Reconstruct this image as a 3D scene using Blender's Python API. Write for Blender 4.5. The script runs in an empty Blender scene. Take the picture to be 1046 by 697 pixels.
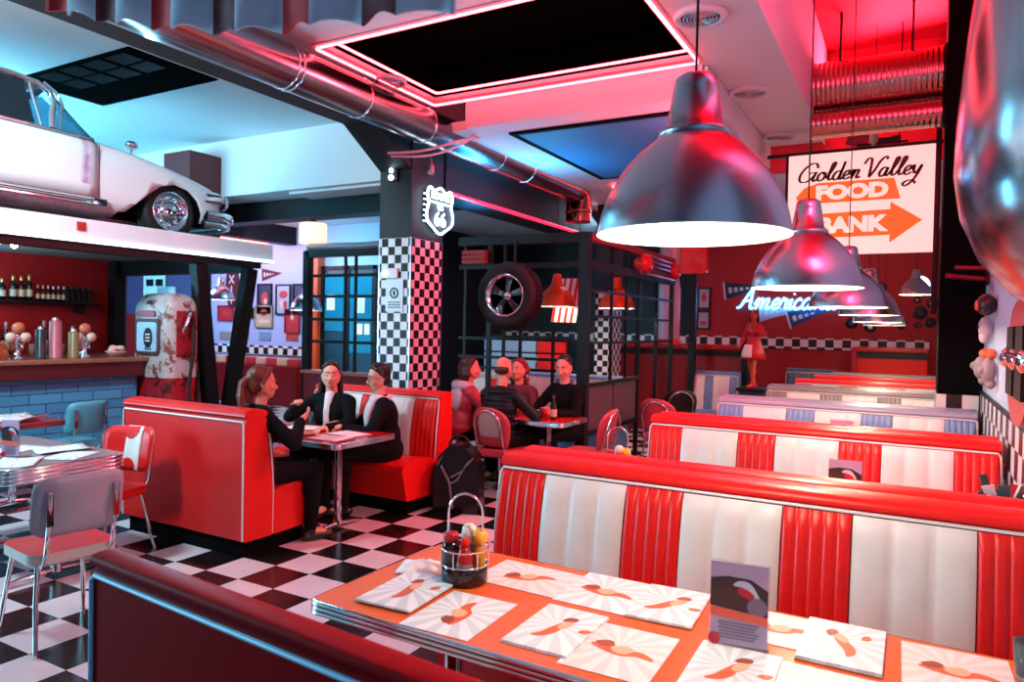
import bpy, bmesh, math, random
import numpy as np
from mathutils import Vector, Matrix, Euler
random.seed(7)
PI = math.pi
scn = bpy.context.scene
COL = scn.collection

# ------------------------------------------------------------------ mesh helpers
class MB:
    """collects shapes, then links them as one mesh object"""
    def __init__(self):
        self.v = []; self.f = []; self.m = []; self.s = []; self.M = None
    def add(self, vs, fs, mat=0, smooth=False):
        o = len(self.v)
        if self.M is not None:
            vs = [self.M @ Vector(p) for p in vs]
        self.v += [tuple(p) for p in vs]
        for f in fs:
            self.f.append(tuple(i + o for i in f)); self.m.append(mat); self.s.append(smooth)
        return self
    def box(self, x0, x1, y0, y1, z0, z1, mat=0):
        v = [(x0,y0,z0),(x1,y0,z0),(x1,y1,z0),(x0,y1,z0),(x0,y0,z1),(x1,y0,z1),(x1,y1,z1),(x0,y1,z1)]
        return self.add(v, [(3,2,1,0),(4,5,6,7),(0,1,5,4),(1,2,6,5),(2,3,7,6),(3,0,4,7)], mat)
    def obox(self, c, size, R=None, mat=0):
        R = R or Matrix.Identity(3); c = Vector(c); h = [s/2 for s in size]
        v = [c + R @ Vector((sx*h[0], sy*h[1], sz*h[2])) for sx,sy,sz in
             ((-1,-1,-1),(1,-1,-1),(1,1,-1),(-1,1,-1),(-1,-1,1),(1,-1,1),(1,1,1),(-1,1,1))]
        return self.add(v, [(3,2,1,0),(4,5,6,7),(0,1,5,4),(1,2,6,5),(2,3,7,6),(3,0,4,7)], mat)
    def bar(self, p0, p1, w, d=None, mat=0, up=(0,0,1)):
        """square section bar from p0 to p1"""
        p0 = Vector(p0); p1 = Vector(p1); a = (p1-p0); L = a.length; a.normalize(); d = d or w
        up = Vector(up)
        if abs(a.dot(up)) > .95: up = Vector((0,1,0))
        s = a.cross(up).normalized(); u = s.cross(a)
        return self.obox((p0+p1)/2, (L, w, d), Matrix((a, s, u)).transposed(), mat)
    def tube(self, pts, r, n=10, closed=False, mat=0, caps=True):
        pts = [Vector(p) for p in pts]; k = len(pts)
        rs = r if isinstance(r, (list, tuple)) else [r]*k
        T = []
        for i in range(k):
            a = pts[(i-1) % k] if (closed or i > 0) else pts[i]
            b = pts[(i+1) % k] if (closed or i < k-1) else pts[i]
            t = (b-a)
            T.append(t.normalized() if t.length > 1e-9 else Vector((0,0,1)))
        u = Vector((0,0,1)) if abs(T[0].z) < .9 else Vector((1,0,0))
        u = (u - T[0]*u.dot(T[0])).normalized()
        vs = []; fs = []
        for i in range(k):
            u = (u - T[i]*u.dot(T[i])); u = u.normalized() if u.length > 1e-6 else T[i].orthogonal().normalized()
            w = T[i].cross(u)
            for j in range(n):
                a = 2*PI*j/n
                vs.append(pts[i] + (u*math.cos(a) + w*math.sin(a))*rs[i])
        for i in range(k if closed else k-1):
            for j in range(n):
                a = i*n+j; b = i*n+(j+1) % n; i2 = (i+1) % k
                fs.append((a, b, i2*n+(j+1) % n, i2*n+j))
        self.add(vs, fs, mat, True)
        if caps and not closed:
            o = 0
            self.add(vs[:n], [tuple(range(n))[::-1]], mat); self.add(vs[-n:], [tuple(range(n))], mat)
        return self
    def cyl(self, p0, p1, r0, r1=None, n=20, mat=0, caps=True):
        return self.tube([p0, p1], [r0, r0 if r1 is None else r1], n, False, mat, caps)
    def lathe(self, prof, c=(0,0,0), n=32, mat=0, R=None, arc=2*PI, smooth=True):
        """profile [(radius, z)] spun about z (or about R's z)"""
        c = Vector(c); vs = []; fs = []; k = len(prof)
        full = abs(arc-2*PI) < 1e-6; m = n if full else n+1
        for j in range(m):
            a = arc*j/n
            for (r, z) in prof:
                p = Vector((r*math.cos(a), r*math.sin(a), z))
                vs.append(c + (R @ p if R else p))
        for j in range(n):
            j2 = (j+1) % m
            for i in range(k-1):
                q = (j*k+i, j2*k+i, j2*k+i+1, j*k+i+1)
                fs.append(q)
        return self.add(vs, fs, mat, smooth)
    def prism(self, poly, a, b, axis='x', mat=0, smooth=False):
        """polygon (two coordinates) swept from a to b along an axis"""
        def mk(p, t):
            return {'x': (t, p[0], p[1]), 'y': (p[0], t, p[1]), 'z': (p[0], p[1], t)}[axis]
        n = len(poly); vs = [mk(p, a) for p in poly] + [mk(p, b) for p in poly]
        self.add(vs, [tuple(range(n)), tuple(range(2*n-1, n-1, -1))], mat)
        self.add(vs, [(i, i+n, (i+1) % n + n, (i+1) % n) for i in range(n)], mat, smooth)
        return self
    def ell(self, c, r, n=16, m=10, mat=0, R=None):
        r = r if isinstance(r, (list, tuple)) else (r,)*3
        vs = []; fs = []; c = Vector(c)
        for i in range(m+1):
            t = PI*i/m
            for j in range(n):
                a = 2*PI*j/n
                p = Vector((r[0]*math.sin(t)*math.cos(a), r[1]*math.sin(t)*math.sin(a), r[2]*math.cos(t)))
                vs.append(c + (R @ p if R else p))
        for i in range(m):
            for j in range(n):
                a = i*n+j; b = i*n+(j+1) % n
                fs.append((a, a+n, b+n, b))
        return self.add(vs, fs, mat, True)
    def cap(self, p0, p1, r0, r1, n=12, mat=0):
        """tapered capsule"""
        p0 = Vector(p0); p1 = Vector(p1); a = p1-p0
        if a.length < 1e-6: return self.ell(p0, max(r0, r1), n, 8, mat)
        a.normalize(); pts = []; rs = []
        for t in (-1, -.92, -.7, -.38): pts.append(p0+a*r0*t); rs.append(r0*math.sqrt(max(1-t*t, .003)))
        pts.append(p0); rs.append(r0); pts.append(p1); rs.append(r1)
        for t in (.38, .7, .92, 1): pts.append(p1+a*r1*t); rs.append(r1*math.sqrt(max(1-t*t, .003)))
        return self.tube(pts, rs, n, False, mat)
    def grid(self, fn, nu, nv, mat=0, smooth=True, flip=False, matfn=None):
        vs = [fn(i/nu, j/nv) for j in range(nv+1) for i in range(nu+1)]
        fs = []; w = nu+1
        for j in range(nv):
            for i in range(nu):
                q = (j*w+i, j*w+i+1, (j+1)*w+i+1, (j+1)*w+i)
                fs.append(q[::-1] if flip else q)
        if matfn is None: return self.add(vs, fs, mat, smooth)
        o = len(self.v); self.add(vs, fs, mat, smooth)
        for t in range(len(fs)):
            self.m[len(self.m)-len(fs)+t] = matfn((t % nu+.5)/nu, (t//nu+.5)/nv)
        return self
    def build(self, name, mats, parent=None, loc=None, rot=None, bevel=0, seg=2, sub=0, weld=False, angle=35):
        me = bpy.data.meshes.new(name); me.from_pydata(self.v, [], self.f)
        mats = mats if isinstance(mats, (list, tuple)) else [mats]
        for m in mats: me.materials.append(m)
        me.polygons.foreach_set('material_index', self.m)
        me.polygons.foreach_set('use_smooth', self.s)
        if weld:
            bm = bmesh.new(); bm.from_mesh(me); bmesh.ops.remove_doubles(bm, verts=bm.verts, dist=1e-5)
            bmesh.ops.recalc_face_normals(bm, faces=bm.faces); bm.to_mesh(me); bm.free()
        me.update()
        o = bpy.data.objects.new(name, me); COL.objects.link(o)
        if parent: o.parent = parent
        if loc: o.location = loc
        if rot: o.rotation_euler = rot
        if bevel:
            b = o.modifiers.new('bevel', 'BEVEL'); b.width = bevel; b.segments = seg; b.limit_method = 'ANGLE'
            b.angle_limit = math.radians(angle); b.harden_normals = False
            me.polygons.foreach_set('use_smooth', [True]*len(me.polygons))
            w = o.modifiers.new('wn', 'WEIGHTED_NORMAL'); w.keep_sharp = True
        if sub:
            s = o.modifiers.new('sub', 'SUBSURF'); s.levels = sub; s.render_levels = sub
        return o

def thing(name, label, cat, loc=(0,0,0), rz=0, group=None):
    o = bpy.data.objects.new(name, None); COL.objects.link(o); o.empty_display_size = .1
    o.location = loc; o.rotation_euler = (0, 0, rz); o['label'] = label; o['category'] = cat
    if group: o['group'] = group
    return o
def tag(o, label, cat, group=None):
    o['label'] = label; o['category'] = cat
    if group: o['group'] = group
    return o
def struct(o):
    o['kind'] = 'structure'; return o
def dup(root, loc, rz, label, group=None):
    r = root.copy(); COL.objects.link(r); r.location = loc; r.rotation_euler = (0, 0, rz); r['label'] = label
    if group: r['group'] = group
    for ch in list(root.children):
        c = ch.copy(); COL.objects.link(c); c.parent = r
        for g in list(ch.children):
            d = g.copy(); COL.objects.link(d); d.parent = c
    return r
def arc(c, r, a0, a1, n, plane='xz'):
    out = []
    for i in range(n+1):
        a = a0 + (a1-a0)*i/n; p = (r*math.cos(a), r*math.sin(a))
        out.append({'xz': (c[0]+p[0], c[1], c[2]+p[1]), 'yz': (c[0], c[1]+p[0], c[2]+p[1]), 'xy': (c[0]+p[0], c[1]+p[1], c[2])}[plane])
    return out
def spline(pts, per=6, closed=False):
    """Catmull-Rom through points"""
    P = [Vector(p) for p in pts]; n = len(P); out = []
    for i in range(n if closed else n-1):
        p0 = P[(i-1) % n] if closed or i > 0 else P[i]; p1 = P[i]; p2 = P[(i+1) % n]
        p3 = P[(i+2) % n] if closed or i+2 < n else P[(i+1) % n]
        for k in range(per):
            t = k/per
            out.append(.5*((2*p1) + (p2-p0)*t + (2*p0-5*p1+4*p2-p3)*t*t + (3*p1-p0-3*p2+p3)*t**3))
    if not closed: out.append(P[-1])
    return out
def rrect(x0, x1, y0, y1, r, n=5):
    out = []
    for cx, cy, a in ((x1-r, y1-r, 0), (x0+r, y1-r, PI/2), (x0+r, y0+r, PI), (x1-r, y0+r, 1.5*PI)):
        for i in range(n+1):
            t = a + PI/2*i/n; out.append((cx+r*math.cos(t), cy+r*math.sin(t)))
    return out
def text_obj(name, body, size, mat, parent=None, loc=(0,0,0), rot=(0,0,0), ext=.002, shear=0, bold=0, sx=1, align='CENTER'):
    cu = bpy.data.curves.new(name, 'FONT'); cu.body = body; cu.size = size; cu.extrude = ext; cu.shear = shear
    cu.offset = bold; cu.align_x = align; cu.align_y = 'CENTER'; cu.resolution_u = 3
    t = bpy.data.objects.new(name+'_c', cu); COL.objects.link(t)
    dg = bpy.context.evaluated_depsgraph_get()
    me = bpy.data.meshes.new_from_object(t.evaluated_get(dg)); bpy.data.objects.remove(t)
    me.name = name; me.materials.clear(); me.materials.append(mat)
    o = bpy.data.objects.new(name, me); COL.objects.link(o)
    if parent: o.parent = parent
    o.location = loc; o.rotation_euler = rot; o.scale = (sx, 1, 1)
    return o
def ribbon(mb, pts, w0, w1, d, mat=0, y=0):
    """flat brush stroke in the xz plane, width swelling along it, thickness d along y"""
    k = len(pts); vs = []; fs = []
    for i, p in enumerate(pts):
        a = pts[max(i-1, 0)]; b = pts[min(i+1, k-1)]; t = Vector((b[0]-a[0], b[1]-a[1])); t = t.normalized() if t.length > 0 else Vector((1, 0))
        n = Vector((-t.y, t.x)); s = abs(t.y)
        w = (w0 + (w1-w0)*s)*.5
        for sg in (1, -1):
            vs.append((p[0]+n.x*w*sg, y, p[1]+n.y*w*sg)); vs.append((p[0]+n.x*w*sg, y-d, p[1]+n.y*w*sg))
    for i in range(k-1):
        o = i*4; q = o+4
        fs += [(o+1, o+3, q+3, q+1), (o, q, q+2, o+2), (o, o+1, q+1, q), (o+2, q+2, q+3, o+3)]
    fs += [(0, 2, 3, 1), (4*k-4, 4*k-3, 4*k-1, 4*k-2)]
    mb.add(vs, fs, mat)

# ------------------------------------------------------------------ materials
def lin(c):
    if isinstance(c, str):
        c = [int(c[i:i+2], 16)/255 for i in (0, 2, 4)]
    return tuple(x/12.92 if x <= .04045 else ((x+.055)/1.055)**2.4 for x in c) + (1,)
MATS = {}
class NT:
    def __init__(self, name):
        self.mat = bpy.data.materials.new(name); self.mat.use_nodes = True
        self.t = self.mat.node_tree; self.n = self.t.nodes; self.l = self.t.links
        self.b = self.n['Principled BSDF']
    def node(self, kind, **k):
        nd = self.n.new('ShaderNode'+kind)
        for a, v in k.items(): setattr(nd, a, v)
        return nd
    def link(self, a, b): self.l.new(a, b)
    def coord(self, which='Object'): return self.node('TexCoord').outputs[which]
    def math(self, op, a, b=None):
        m = self.node('Math', operation=op)
        for i, x in enumerate((a, b)):
            if x is None: continue
            if isinstance(x, (int, float)): m.inputs[i].default_value = x
            else: self.link(x, m.inputs[i])
        return m.outputs[0]
    def mix(self, fac, a, b):
        m = self.node('Mix', data_type='RGBA')
        for s, x in ((m.inputs[0], fac), (m.inputs[6], a), (m.inputs[7], b)):
            if isinstance(x, (int, float)): s.default_value = x
            elif isinstance(x, tuple): s.default_value = x
            else: self.link(x, s)
        return m.outputs[2]
    def noise(self, scale, detail=4, vec=None, rough=.6):
        n = self.node('TexNoise'); n.inputs['Scale'].default_value = scale; n.inputs['Detail'].default_value = detail
        n.inputs['Roughness'].default_value = rough
        self.link(vec if vec is not None else self.coord(), n.inputs['Vector']); return n.outputs['Fac']
    def ramp(self, fac, stops):
        r = self.node('ValToRGB'); e = r.color_ramp.elements
        while len(e) < len(stops): e.new(.5)
        for el, (p, c) in zip(e, stops): el.position = p; el.color = c
        self.link(fac, r.inputs[0]); return r.outputs[0]
    def bump(self, h, strength=.2, dist=.01):
        b = self.node('Bump'); b.inputs['Strength'].default_value = strength; b.inputs['Distance'].default_value = dist
        self.link(h, b.inputs['Height']); self.link(b.outputs[0], self.b.inputs['Normal'])
    def set(self, base=None, rough=None, metal=None, spec=None, coat=None, trans=None, ior=None, alpha=None):
        for k, v in (('Base Color', base), ('Roughness', rough), ('Metallic', metal), ('Specular IOR Level', spec),
                     ('Coat Weight', coat), ('Transmission Weight', trans), ('IOR', ior), ('Alpha', alpha)):
            if v is None: continue
            if hasattr(v, 'is_linked') or hasattr(v, 'links'): self.link(v, self.b.inputs[k])
            else: self.b.inputs[k].default_value = v
def mat(name, color, rough=.5, metal=0, var=.12, nscale=9, bump=0, spec=None, coat=None, trans=None, ior=None):
    if name in MATS: return MATS[name]
    t = NT(name); c = lin(color)
    if var:
        n = t.noise(nscale, 3)
        d = tuple(x*(1-var) for x in c[:3])+(1,); e = tuple(min(1, x*(1+var*.6)) for x in c[:3])+(1,)
        t.set(base=t.mix(n, d, e))
        t.set(rough=t.math('ADD', t.math('MULTIPLY', n, .12), rough-.06))
        if bump: t.bump(t.noise(nscale*12, 3), bump, .004)
    else: t.set(base=c, rough=rough)
    t.set(metal=metal, spec=spec, coat=coat, trans=trans, ior=ior)
    MATS[name] = t.mat; return t.mat
def glow(name, color, strength):
    if name in MATS: return MATS[name]
    t = NT(name); t.set(base=lin(color), rough=.4)
    t.b.inputs['Emission Color'].default_value = lin(color); t.b.inputs['Emission Strength'].default_value = strength
    MATS[name] = t.mat; return t.mat
def checker(name, size, c1, c2, off=(.0, .0, .0), rough=.25, var=.1, spec=.5):
    t = NT(name)
    mp = t.node('Mapping'); t.link(t.coord(), mp.inputs[0])
    mp.inputs['Location'].default_value = off
    s = size if isinstance(size, tuple) else (size,)*3
    mp.inputs['Scale'].default_value = tuple(1/x for x in s)
    ck = t.node('TexChecker'); ck.inputs['Scale'].default_value = 1
    ck.inputs[1].default_value = lin(c1); ck.inputs[2].default_value = lin(c2); t.link(mp.outputs[0], ck.inputs[0])
    n = t.noise(5, 4)
    t.set(base=t.mix(t.math('MULTIPLY', n, var), ck.outputs[0], (.05, .045, .045, 1)), spec=spec, rough=t.math('ADD', t.math('MULTIPLY', n, .25), rough-.1))
    MATS[name] = t.mat; return t.mat

RED = mat('red_vinyl', 'd41a18', .36, bump=.05, spec=.3)
WHITE = mat('white_vinyl', 'dcd8d4', .4, bump=.05)
BLUE = mat('blue_vinyl', '5f86b4', .38, bump=.05)
GREYBLUE = mat('grey_blue_vinyl', '8a93ad', .38, bump=.05)
GREY = mat('grey_vinyl', '807a7c', .4, bump=.05)
PIPE = mat('white_piping', 'e2dcdc', .4, var=0)
BLACK = mat('black_paint', '08090a', .5, spec=.3)
BLACKSTEEL = mat('black_steel', '060a0c', .45, .0, spec=.3)
BLACKM = mat('matt_black', '030304', .9, var=0, spec=.08)
CHROME = mat('chrome', 'e4e6ea', .08, 1, var=0)
STEEL = mat('brushed_steel', 'b9bcc2', .3, 1, nscale=30)
RUBBER = mat('rubber', '0d0d0e', .7, nscale=40)
PAPER = mat('paper', 'ece8e4', .6, nscale=3, var=.05)
BRICK = None
SKIN = mat('skin', 'd29a80', .5, nscale=20, var=.08)
# ------------------------------------------------------------------ camera
cam_d = bpy.data.cameras.new('camera'); cam = bpy.data.objects.new('camera', cam_d); COL.objects.link(cam); scn.camera = cam
cam_d.sensor_fit = 'HORIZONTAL'; cam_d.sensor_width = 36; cam_d.lens = 735/1046*36; cam_d.clip_start = .02
yaw, pitch, roll = math.radians(29.3), math.radians(-1.12), math.radians(1.19)
fwd = Vector((-math.sin(yaw)*math.cos(pitch), math.cos(yaw)*math.cos(pitch), math.sin(pitch)))
r0 = Vector((math.cos(yaw), math.sin(yaw), 0)); u0 = r0.cross(fwd)
rt = r0*math.cos(roll)+u0*math.sin(roll); up = -r0*math.sin(roll)+u0*math.cos(roll)
cam.matrix_world = Matrix.Translation((0, 0, 1.65)) @ Matrix((rt, up, -fwd)).transposed().to_4x4()

# ------------------------------------------------------------------ setting
FLOORCK = checker('floor_checker', (.3135, .3105, .5), 'e6dfe4', '060608', off=(.92, .871, .5), rough=.16, var=.3)
o = struct(MB().box(-14.5, .62, -3.2, 14.2, -.1, 0).build('floor', FLOORCK))
WALLR = mat('pale_blue_paint', 'b9cbe2', .6, nscale=1.5, var=.08)
WALLRED = mat('red_paint', '96090f', .55, nscale=1.2, var=.15)
WALLB = mat('blue_white_paint', 'a3b3de', .6, nscale=1.5, var=.08)
CEIL = mat('white_ceiling_paint', 'd9dde2', .7, nscale=1, var=.05)
CEILR = mat('ceiling_red_paint', 'd8203c', .6, nscale=1, var=.1)
DARKW = mat('dark_teal_paint', '0a1820', .6, nscale=1.5, var=.2)
PURPLE = mat('purple_paint', '4a3f6e', .6, nscale=1.5, var=.15)
struct(MB().box(.5, .62, -3.2, 14.2, 0, 4.7).build('wall_right', WALLR))
# far wall: two depths, joined by a return behind the checkered pillar
struct(MB().box(-3.75, .5, 14.0, 14.2, 0, 4.7).build('wall_far', WALLRED)); struct(MB().box(-8.0, -3.75, 14.0, 14.2, 0, 3.6).build('wall_far_left', DARKW))
w = MB(); w.box(-14.5, -8.0, 10.5, 10.6, 0, 3.6); struct(w.build('wall_left_far', WALLB)); struct(MB().box(-8.1, -8.0, 10.6, 14.0, 0, 3.6).build('wall_left_return', DARKW))
struct(MB().box(-14.5, -14.4, -3.2, 10.5, 0, 4.4).build('wall_left', DARKW))
struct(MB().box(-14.5, .62, -3.2, -3.1, 0, 4.7).build('wall_back', mat('dark_back_paint', '2a1a22', .7, nscale=1.5)))
# ceilings: high blue one over the bar, middle one with the neon panel, dropped one behind, high red one along the right
C = MB(); C.box(-14.5, -4.62, -3.2, 7.45, 4.4, 4.5)
c = struct(C.build('ceiling', CEIL))
C = MB(); C.box(-4.62, -4.02, -3.2, 5.7, 3.75, 3.85); C.box(-4.02, -1.53, -3.2, 4.04, 3.75, 3.85); C.box(-4.02, -1.53, 5.58, 5.7, 3.75, 3.85)
C.box(-1.53, -.94, -3.2, 5.7, 3.75, 3.85)
C.box(-.94, -.92, -3.2, 8.55, 3.72, 4.7); C.box(-1.52, -1.49, 5.72, 8.54, 3.5, 3.74)
C.box(-1.53, -.94, 5.7, 8.55, 3.75, 3.85)
C.box(-4.72, -4.62, -3.2, 7.45, 3.75, 4.5)
struct(C.build('ceiling.001', CEIL))
C = MB(); C.box(-3.75, -1.53, 5.7, 5.76, 3.51, 3.85); C.box(-4.6, -1.53, 5.76, 7.55, 3.51, 3.6); C.box(-8.0, -1.53, 7.55, 14.0, 3.51, 3.6); C.box(-1.53, .5, 8.62, 14, 3.45, 3.6)
struct(MB().box(-1.53, .5, 8.55, 8.62, 3.45, 4.7).build('ceiling_drop', CEILR))
struct(C.build('ceiling.002', CEIL))
C = MB(); C.box(-.96, .5, -3.2, 14.2, 4.7, 4.8)
struct(C.build('ceiling.003', CEILR))
# blue bulkhead over the left room and the low ceiling behind it
C = MB(); C.box(-14.5, -4.6, 7.45, 7.55, 3.55, 4.5); C.box(-14.5, -8.0, 7.55, 10.6, 3.55, 3.65)
struct(C.build('ceiling.004', CEIL))
PITCH = mat('pitch_black', '010101', 1, var=0, spec=.02)
# recess of the neon panel
R_ = MB(); R_.box(-4.02, -1.53, 4.04, 5.58, 4.1, 4.12)
R_.box(-4.04, -4.02, 4.04, 5.58, 3.8, 4.12); R_.box(-1.53, -1.51, 4.04, 5.58, 3.8, 4.12); R_.box(-4.02, -1.53, 4.02, 4.04, 3.8, 4.12); R_.box(-4.02, -1.53, 5.58, 5.6, 3.8, 4.12)
struct(R_.build('trim_1', PITCH))
# dropped panel recess outlines behind the neon panel
R_ = MB()
for (a, b, c2, d) in ((-3.45, -1.7, 6.0, 6.06), (-3.45, -3.39, 6.06, 8.3), (-3.45, -1.7, 8.24, 8.3)):
    R_.box(a, b, c2, d, 3.49, 3.512)
struct(R_.build('trim_2', BLACKM))
struct(MB().box(-3.38, -1.56, 6.07, 8.23, 3.492, 3.511).build('trim_14', mat('teal_blue_panel', '2a86b4', .6, nscale=2)))
# dark hatch in the left ceiling with a glazed grid
H = MB(); H.box(-9.2, -7.0, 4.45, 5.52, 4.385, 4.401)
hatch = struct(H.build('trim_3', PITCH))
G = MB()
for i in range(4): G.box(-8.75+i*.42, -8.42+i*.42, 4.5, 4.72, 4.375, 4.386)
for i in range(4): G.box(-8.75+i*.42, -8.42+i*.42, 4.76, 4.98, 4.375, 4.386)
struct(G.build('window_1', mat('dark_pane', '070d10', .3, nscale=3), hatch))
# long dark beam beside the duct, with a haunch at the pillar
B_ = MB(); B_.box(-4.84, -4.45, -3.2, 5.8, 3.56, 3.76)
B_.prism([(5.2, 3.58), (5.81, 3.58), (5.81, 3.2)], -4.84, -4.45, 'x')
B_.box(-4.84, -4.45, 5.8, 7.45, 3.56, 3.76)
struct(B_.build('trim_4', DARKW))
struct(MB().box(-4.84, -4.46, 6.42, 11.2, 3.06, 3.51).build('trim_15', DARKW))
# beams of the left back room
B_ = MB(); B_.box(-11.2, -10.9, 7.55, 10.5, 3.2, 3.55); B_.box(-11.0, -4.84, 8.0, 8.35, 3.25, 3.55)
struct(B_.build('trim_5', BLACK))
# dark wall and red column end behind the car
B_ = MB(); B_.box(-14.4, -9.95, 7.3, 7.45, 2.6, 3.95)
struct(B_.build('trim_6', DARKW))
B_ = MB(); B_.box(-9.95, -9.35, 6.9, 7.45, 2.6, 4.15)
struct(B_.build('trim_7', mat('oxblood_paint', '5a1216', .5)))
# partition behind the pump (purple above, red below)
B_ = MB(); B_.box(-12.4, -10.25, 7.9, 8.0, 0, 1.75, 1); B_.box(-12.4, -10.25, 7.9, 8.0, 1.75, 3.55, 0)
struct(B_.build('wall_partition', [PURPLE, WALLRED]))
# checker strips
CKS = checker('strip_checker', .16, 'dcd6dc', '0a0a0c', off=(.1, .3, .5), rough=.35)
CKL = checker('small_strip_checker', .14, 'e8e2e0', '0a0a0c', off=(.1, .31, .02), rough=.35)
struct(MB().box(-8.0, .2, 13.97, 14.0, 1.36, 1.56).build('trim_8', CKL))
struct(MB().box(-14.0, -10.45, 10.47, 10.5, .97, 1.16).build('trim_9', CKL))
struct(MB().box(.485, .5, 1.5, 7.2, .8, 1.18).build('trim_10', CKS))
struct(MB().box(.475, .5, 1.5, 7.2, 1.18, 1.2).build('trim_11', BLACK))
# right column, black above two rows of checks
K = MB(); K.box(.17, .5, 7.2, 7.75, 1.15, 4.7, 0); K.box(.165, .5, 7.195, 7.75, 0, 1.15, 1)
KCK = checker('column_checker', (.118, .118, .145), 'dcd6d6', '0a0a0c', off=(-.02, .35, .01), rough=.3)
struct(K.build('trim_12', [BLACKM, KCK]))
# orange pier and teal glazed door area at the far left wall
struct(MB().box(-10.42, -10.12, 10.3, 10.5, 0, 3.0).build('trim_13', mat('orange_paint', 'e0552a', .5)))
d = struct(MB().box(-10.12, -8.75, 10.42, 10.5, 0, 2.75).build('door_1', mat('teal_paint', '0f3f52', .4, nscale=2)))
fr = MB()
for (a, b) in ((-10.12, -10.04), (-9.46, -9.4), (-8.83, -8.75)): fr.box(a, b, 10.39, 10.42, 0, 2.75)
fr.box(-10.12, -8.75, 10.39, 10.42, 2.68, 2.75)
struct(fr.build('door_frame', BLACK, d))
g = MB(); g.box(-10.02, -9.48, 10.4, 10.419, 1.5, 2.6); g.box(-9.38, -8.85, 10.4, 10.419, 1.1, 2.6)
struct(g.build('door_glass', mat('teal_glass', '1d7f9c', .1, nscale=2), d))
n_ = MB(); n_.box(-9.25, -9.0, 10.385, 10.399, 1.85, 2.15); n_.box(-9.25, -9.05, 10.385, 10.399, 1.45, 1.65); n_.box(-9.0, -8.88, 10.385, 10.399, 1.45, 1.65); n_.box(-9.95, -9.75, 10.385, 10.399, 1.9, 2.2)
struct(n_.build('door_notice', PAPER, d))
# ------------------------------------------------------------------ booths
def booth(label, x0, x1, y, main, pattern, cols, double=True, rz=0, group=None, pipe=None, cap=None, flip=False, thick=.20, rh=.043):
    """bench with a channelled backrest; local origin at the left end of the front top edge, seat towards -y"""
    W = x1-x0
    t = thing('diner_booth', label, 'booth', (x0, y, 0) if not flip else (x1, y, 0), PI if flip else 0, group)
    pipe = pipe or PIPE; cap = cap or main
    D = .40 if double else thick
    b = MB(); b.box(.05, W-.05, -.40, D+.40 if double else D-.03, 0, .125); b.build('plinth', BLACKM, t)
    sides = ((1, 0),) + (((-1, D),) if double else ())
    body = MB()
    prof = [(-.05, .12), (-.05, .42), (.015, .97), (.05, 1.0), (D-.05, 1.0), (D-.015, .97), (D+.05, .42), (D+.05, .12)] if double else \
           [(-.05, .12), (-.05, .42), (.015, .97), (min(.05, D*.45), 1.0 if D > .1 else .985), (max(D-.03, D*.55), 1.0 if D > .1 else .985), (D, .96), (D, .12)]
    body.prism(prof, 0, W, 'x', 0)
    body.build('back', main, t, bevel=.012)
    tot = sum(p[0] for p in pattern)
    for sg, oy in sides:
        cu = MB(); x = 0
        for wd, ci, nf in pattern:
            w = wd/tot*W; xa = x+.004; xb = x+w-.0005
            if xa < .03: xa = .018
            if xb > W-.03: xb = W-.018
            def fn(u, v, xa=xa, xb=xb, nf=nf):
                q = (u*nf) % 1.0 if u < 1 else 1.0
                bul = math.sqrt(max(0, math.sin(PI*q)))*.012
                z = .43+v*.535
                edge = min(1, (1-v)*9, 1)**.5
                yy = -.075+.075*v - .022*math.sin(PI*v)*.8 - (.012+bul)*edge
                return (xa+(xb-xa)*u, oy+sg*yy, z)
            cu.grid(fn, nf*8, 14, ci, True, flip=(sg < 0))
            x += w
        cu.build('backrest_cushion', cols, t)
        s = MB()
        sp = [(-.06, .2), (-.06, .43), (-.12, .455), (-.3, .47), (-.46, .465), (-.525, .44), (-.54, .40), (-.47, .13), (-.06, .12)]
        s.prism([(oy+sg*a, z) for a, z in sp], .0, W, 'x', 0); s.build('seat', main, t, bevel=.012)
        pp = MB()
        pp.tube([(.008, oy+sg*-.055, .13), (.006, oy+sg*-.062, .43), (.006, oy+sg*-.04, .7), (.008, oy-sg*.004, .955), (.02, oy+sg*.004, .975), (W-.02, oy+sg*.004, .975), (W-.008, oy-sg*.004, .955), (W-.006, oy+sg*-.04, .7), (W-.006, oy+sg*-.062, .43), (W-.008, oy+sg*-.055, .13)], .0065, 8)
        pp.build('piping', pipe, t)
    c = MB()
    def roll(ya, yb):
        pf = [(ya, .985)]
        for i in range(9):
            a = PI - PI*i/8; pf.append(((ya+yb)/2+(yb-ya)/2*math.cos(a)*1.0, .995+rh*math.sin(a)**.7))
        pf.append((yb, .985)); return pf
    if double:
        c.prism(roll(.002, D/2+.002), .004, W-.004, 'x', 0, True); c.prism(roll(D/2-.002, D-.002), .004, W-.004, 'x', 0, True)
    else:
        c.prism(roll(.002, D+.006), .004, W-.004, 'x', 0, True)
    c.build('top_roll', cap, t)
    if not double:
        p2 = MB(); p2.tube([(.012, D+.004, .13), (.012, D+.004, .94), (.03, D+.004, .955), (W-.03, D+.004, .955), (W-.012, D+.004, .94), (W-.012, D+.004, .13)], .007, 8)
        p2.build('rear_piping', pipe, t)
    return t
PAT = [(.25, 0, 5), (.40, 1, 3), (.25, 0, 5), (.40, 1, 3), (.25, 0, 5), (.40, 1, 3), (.25, 0, 5)]
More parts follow.
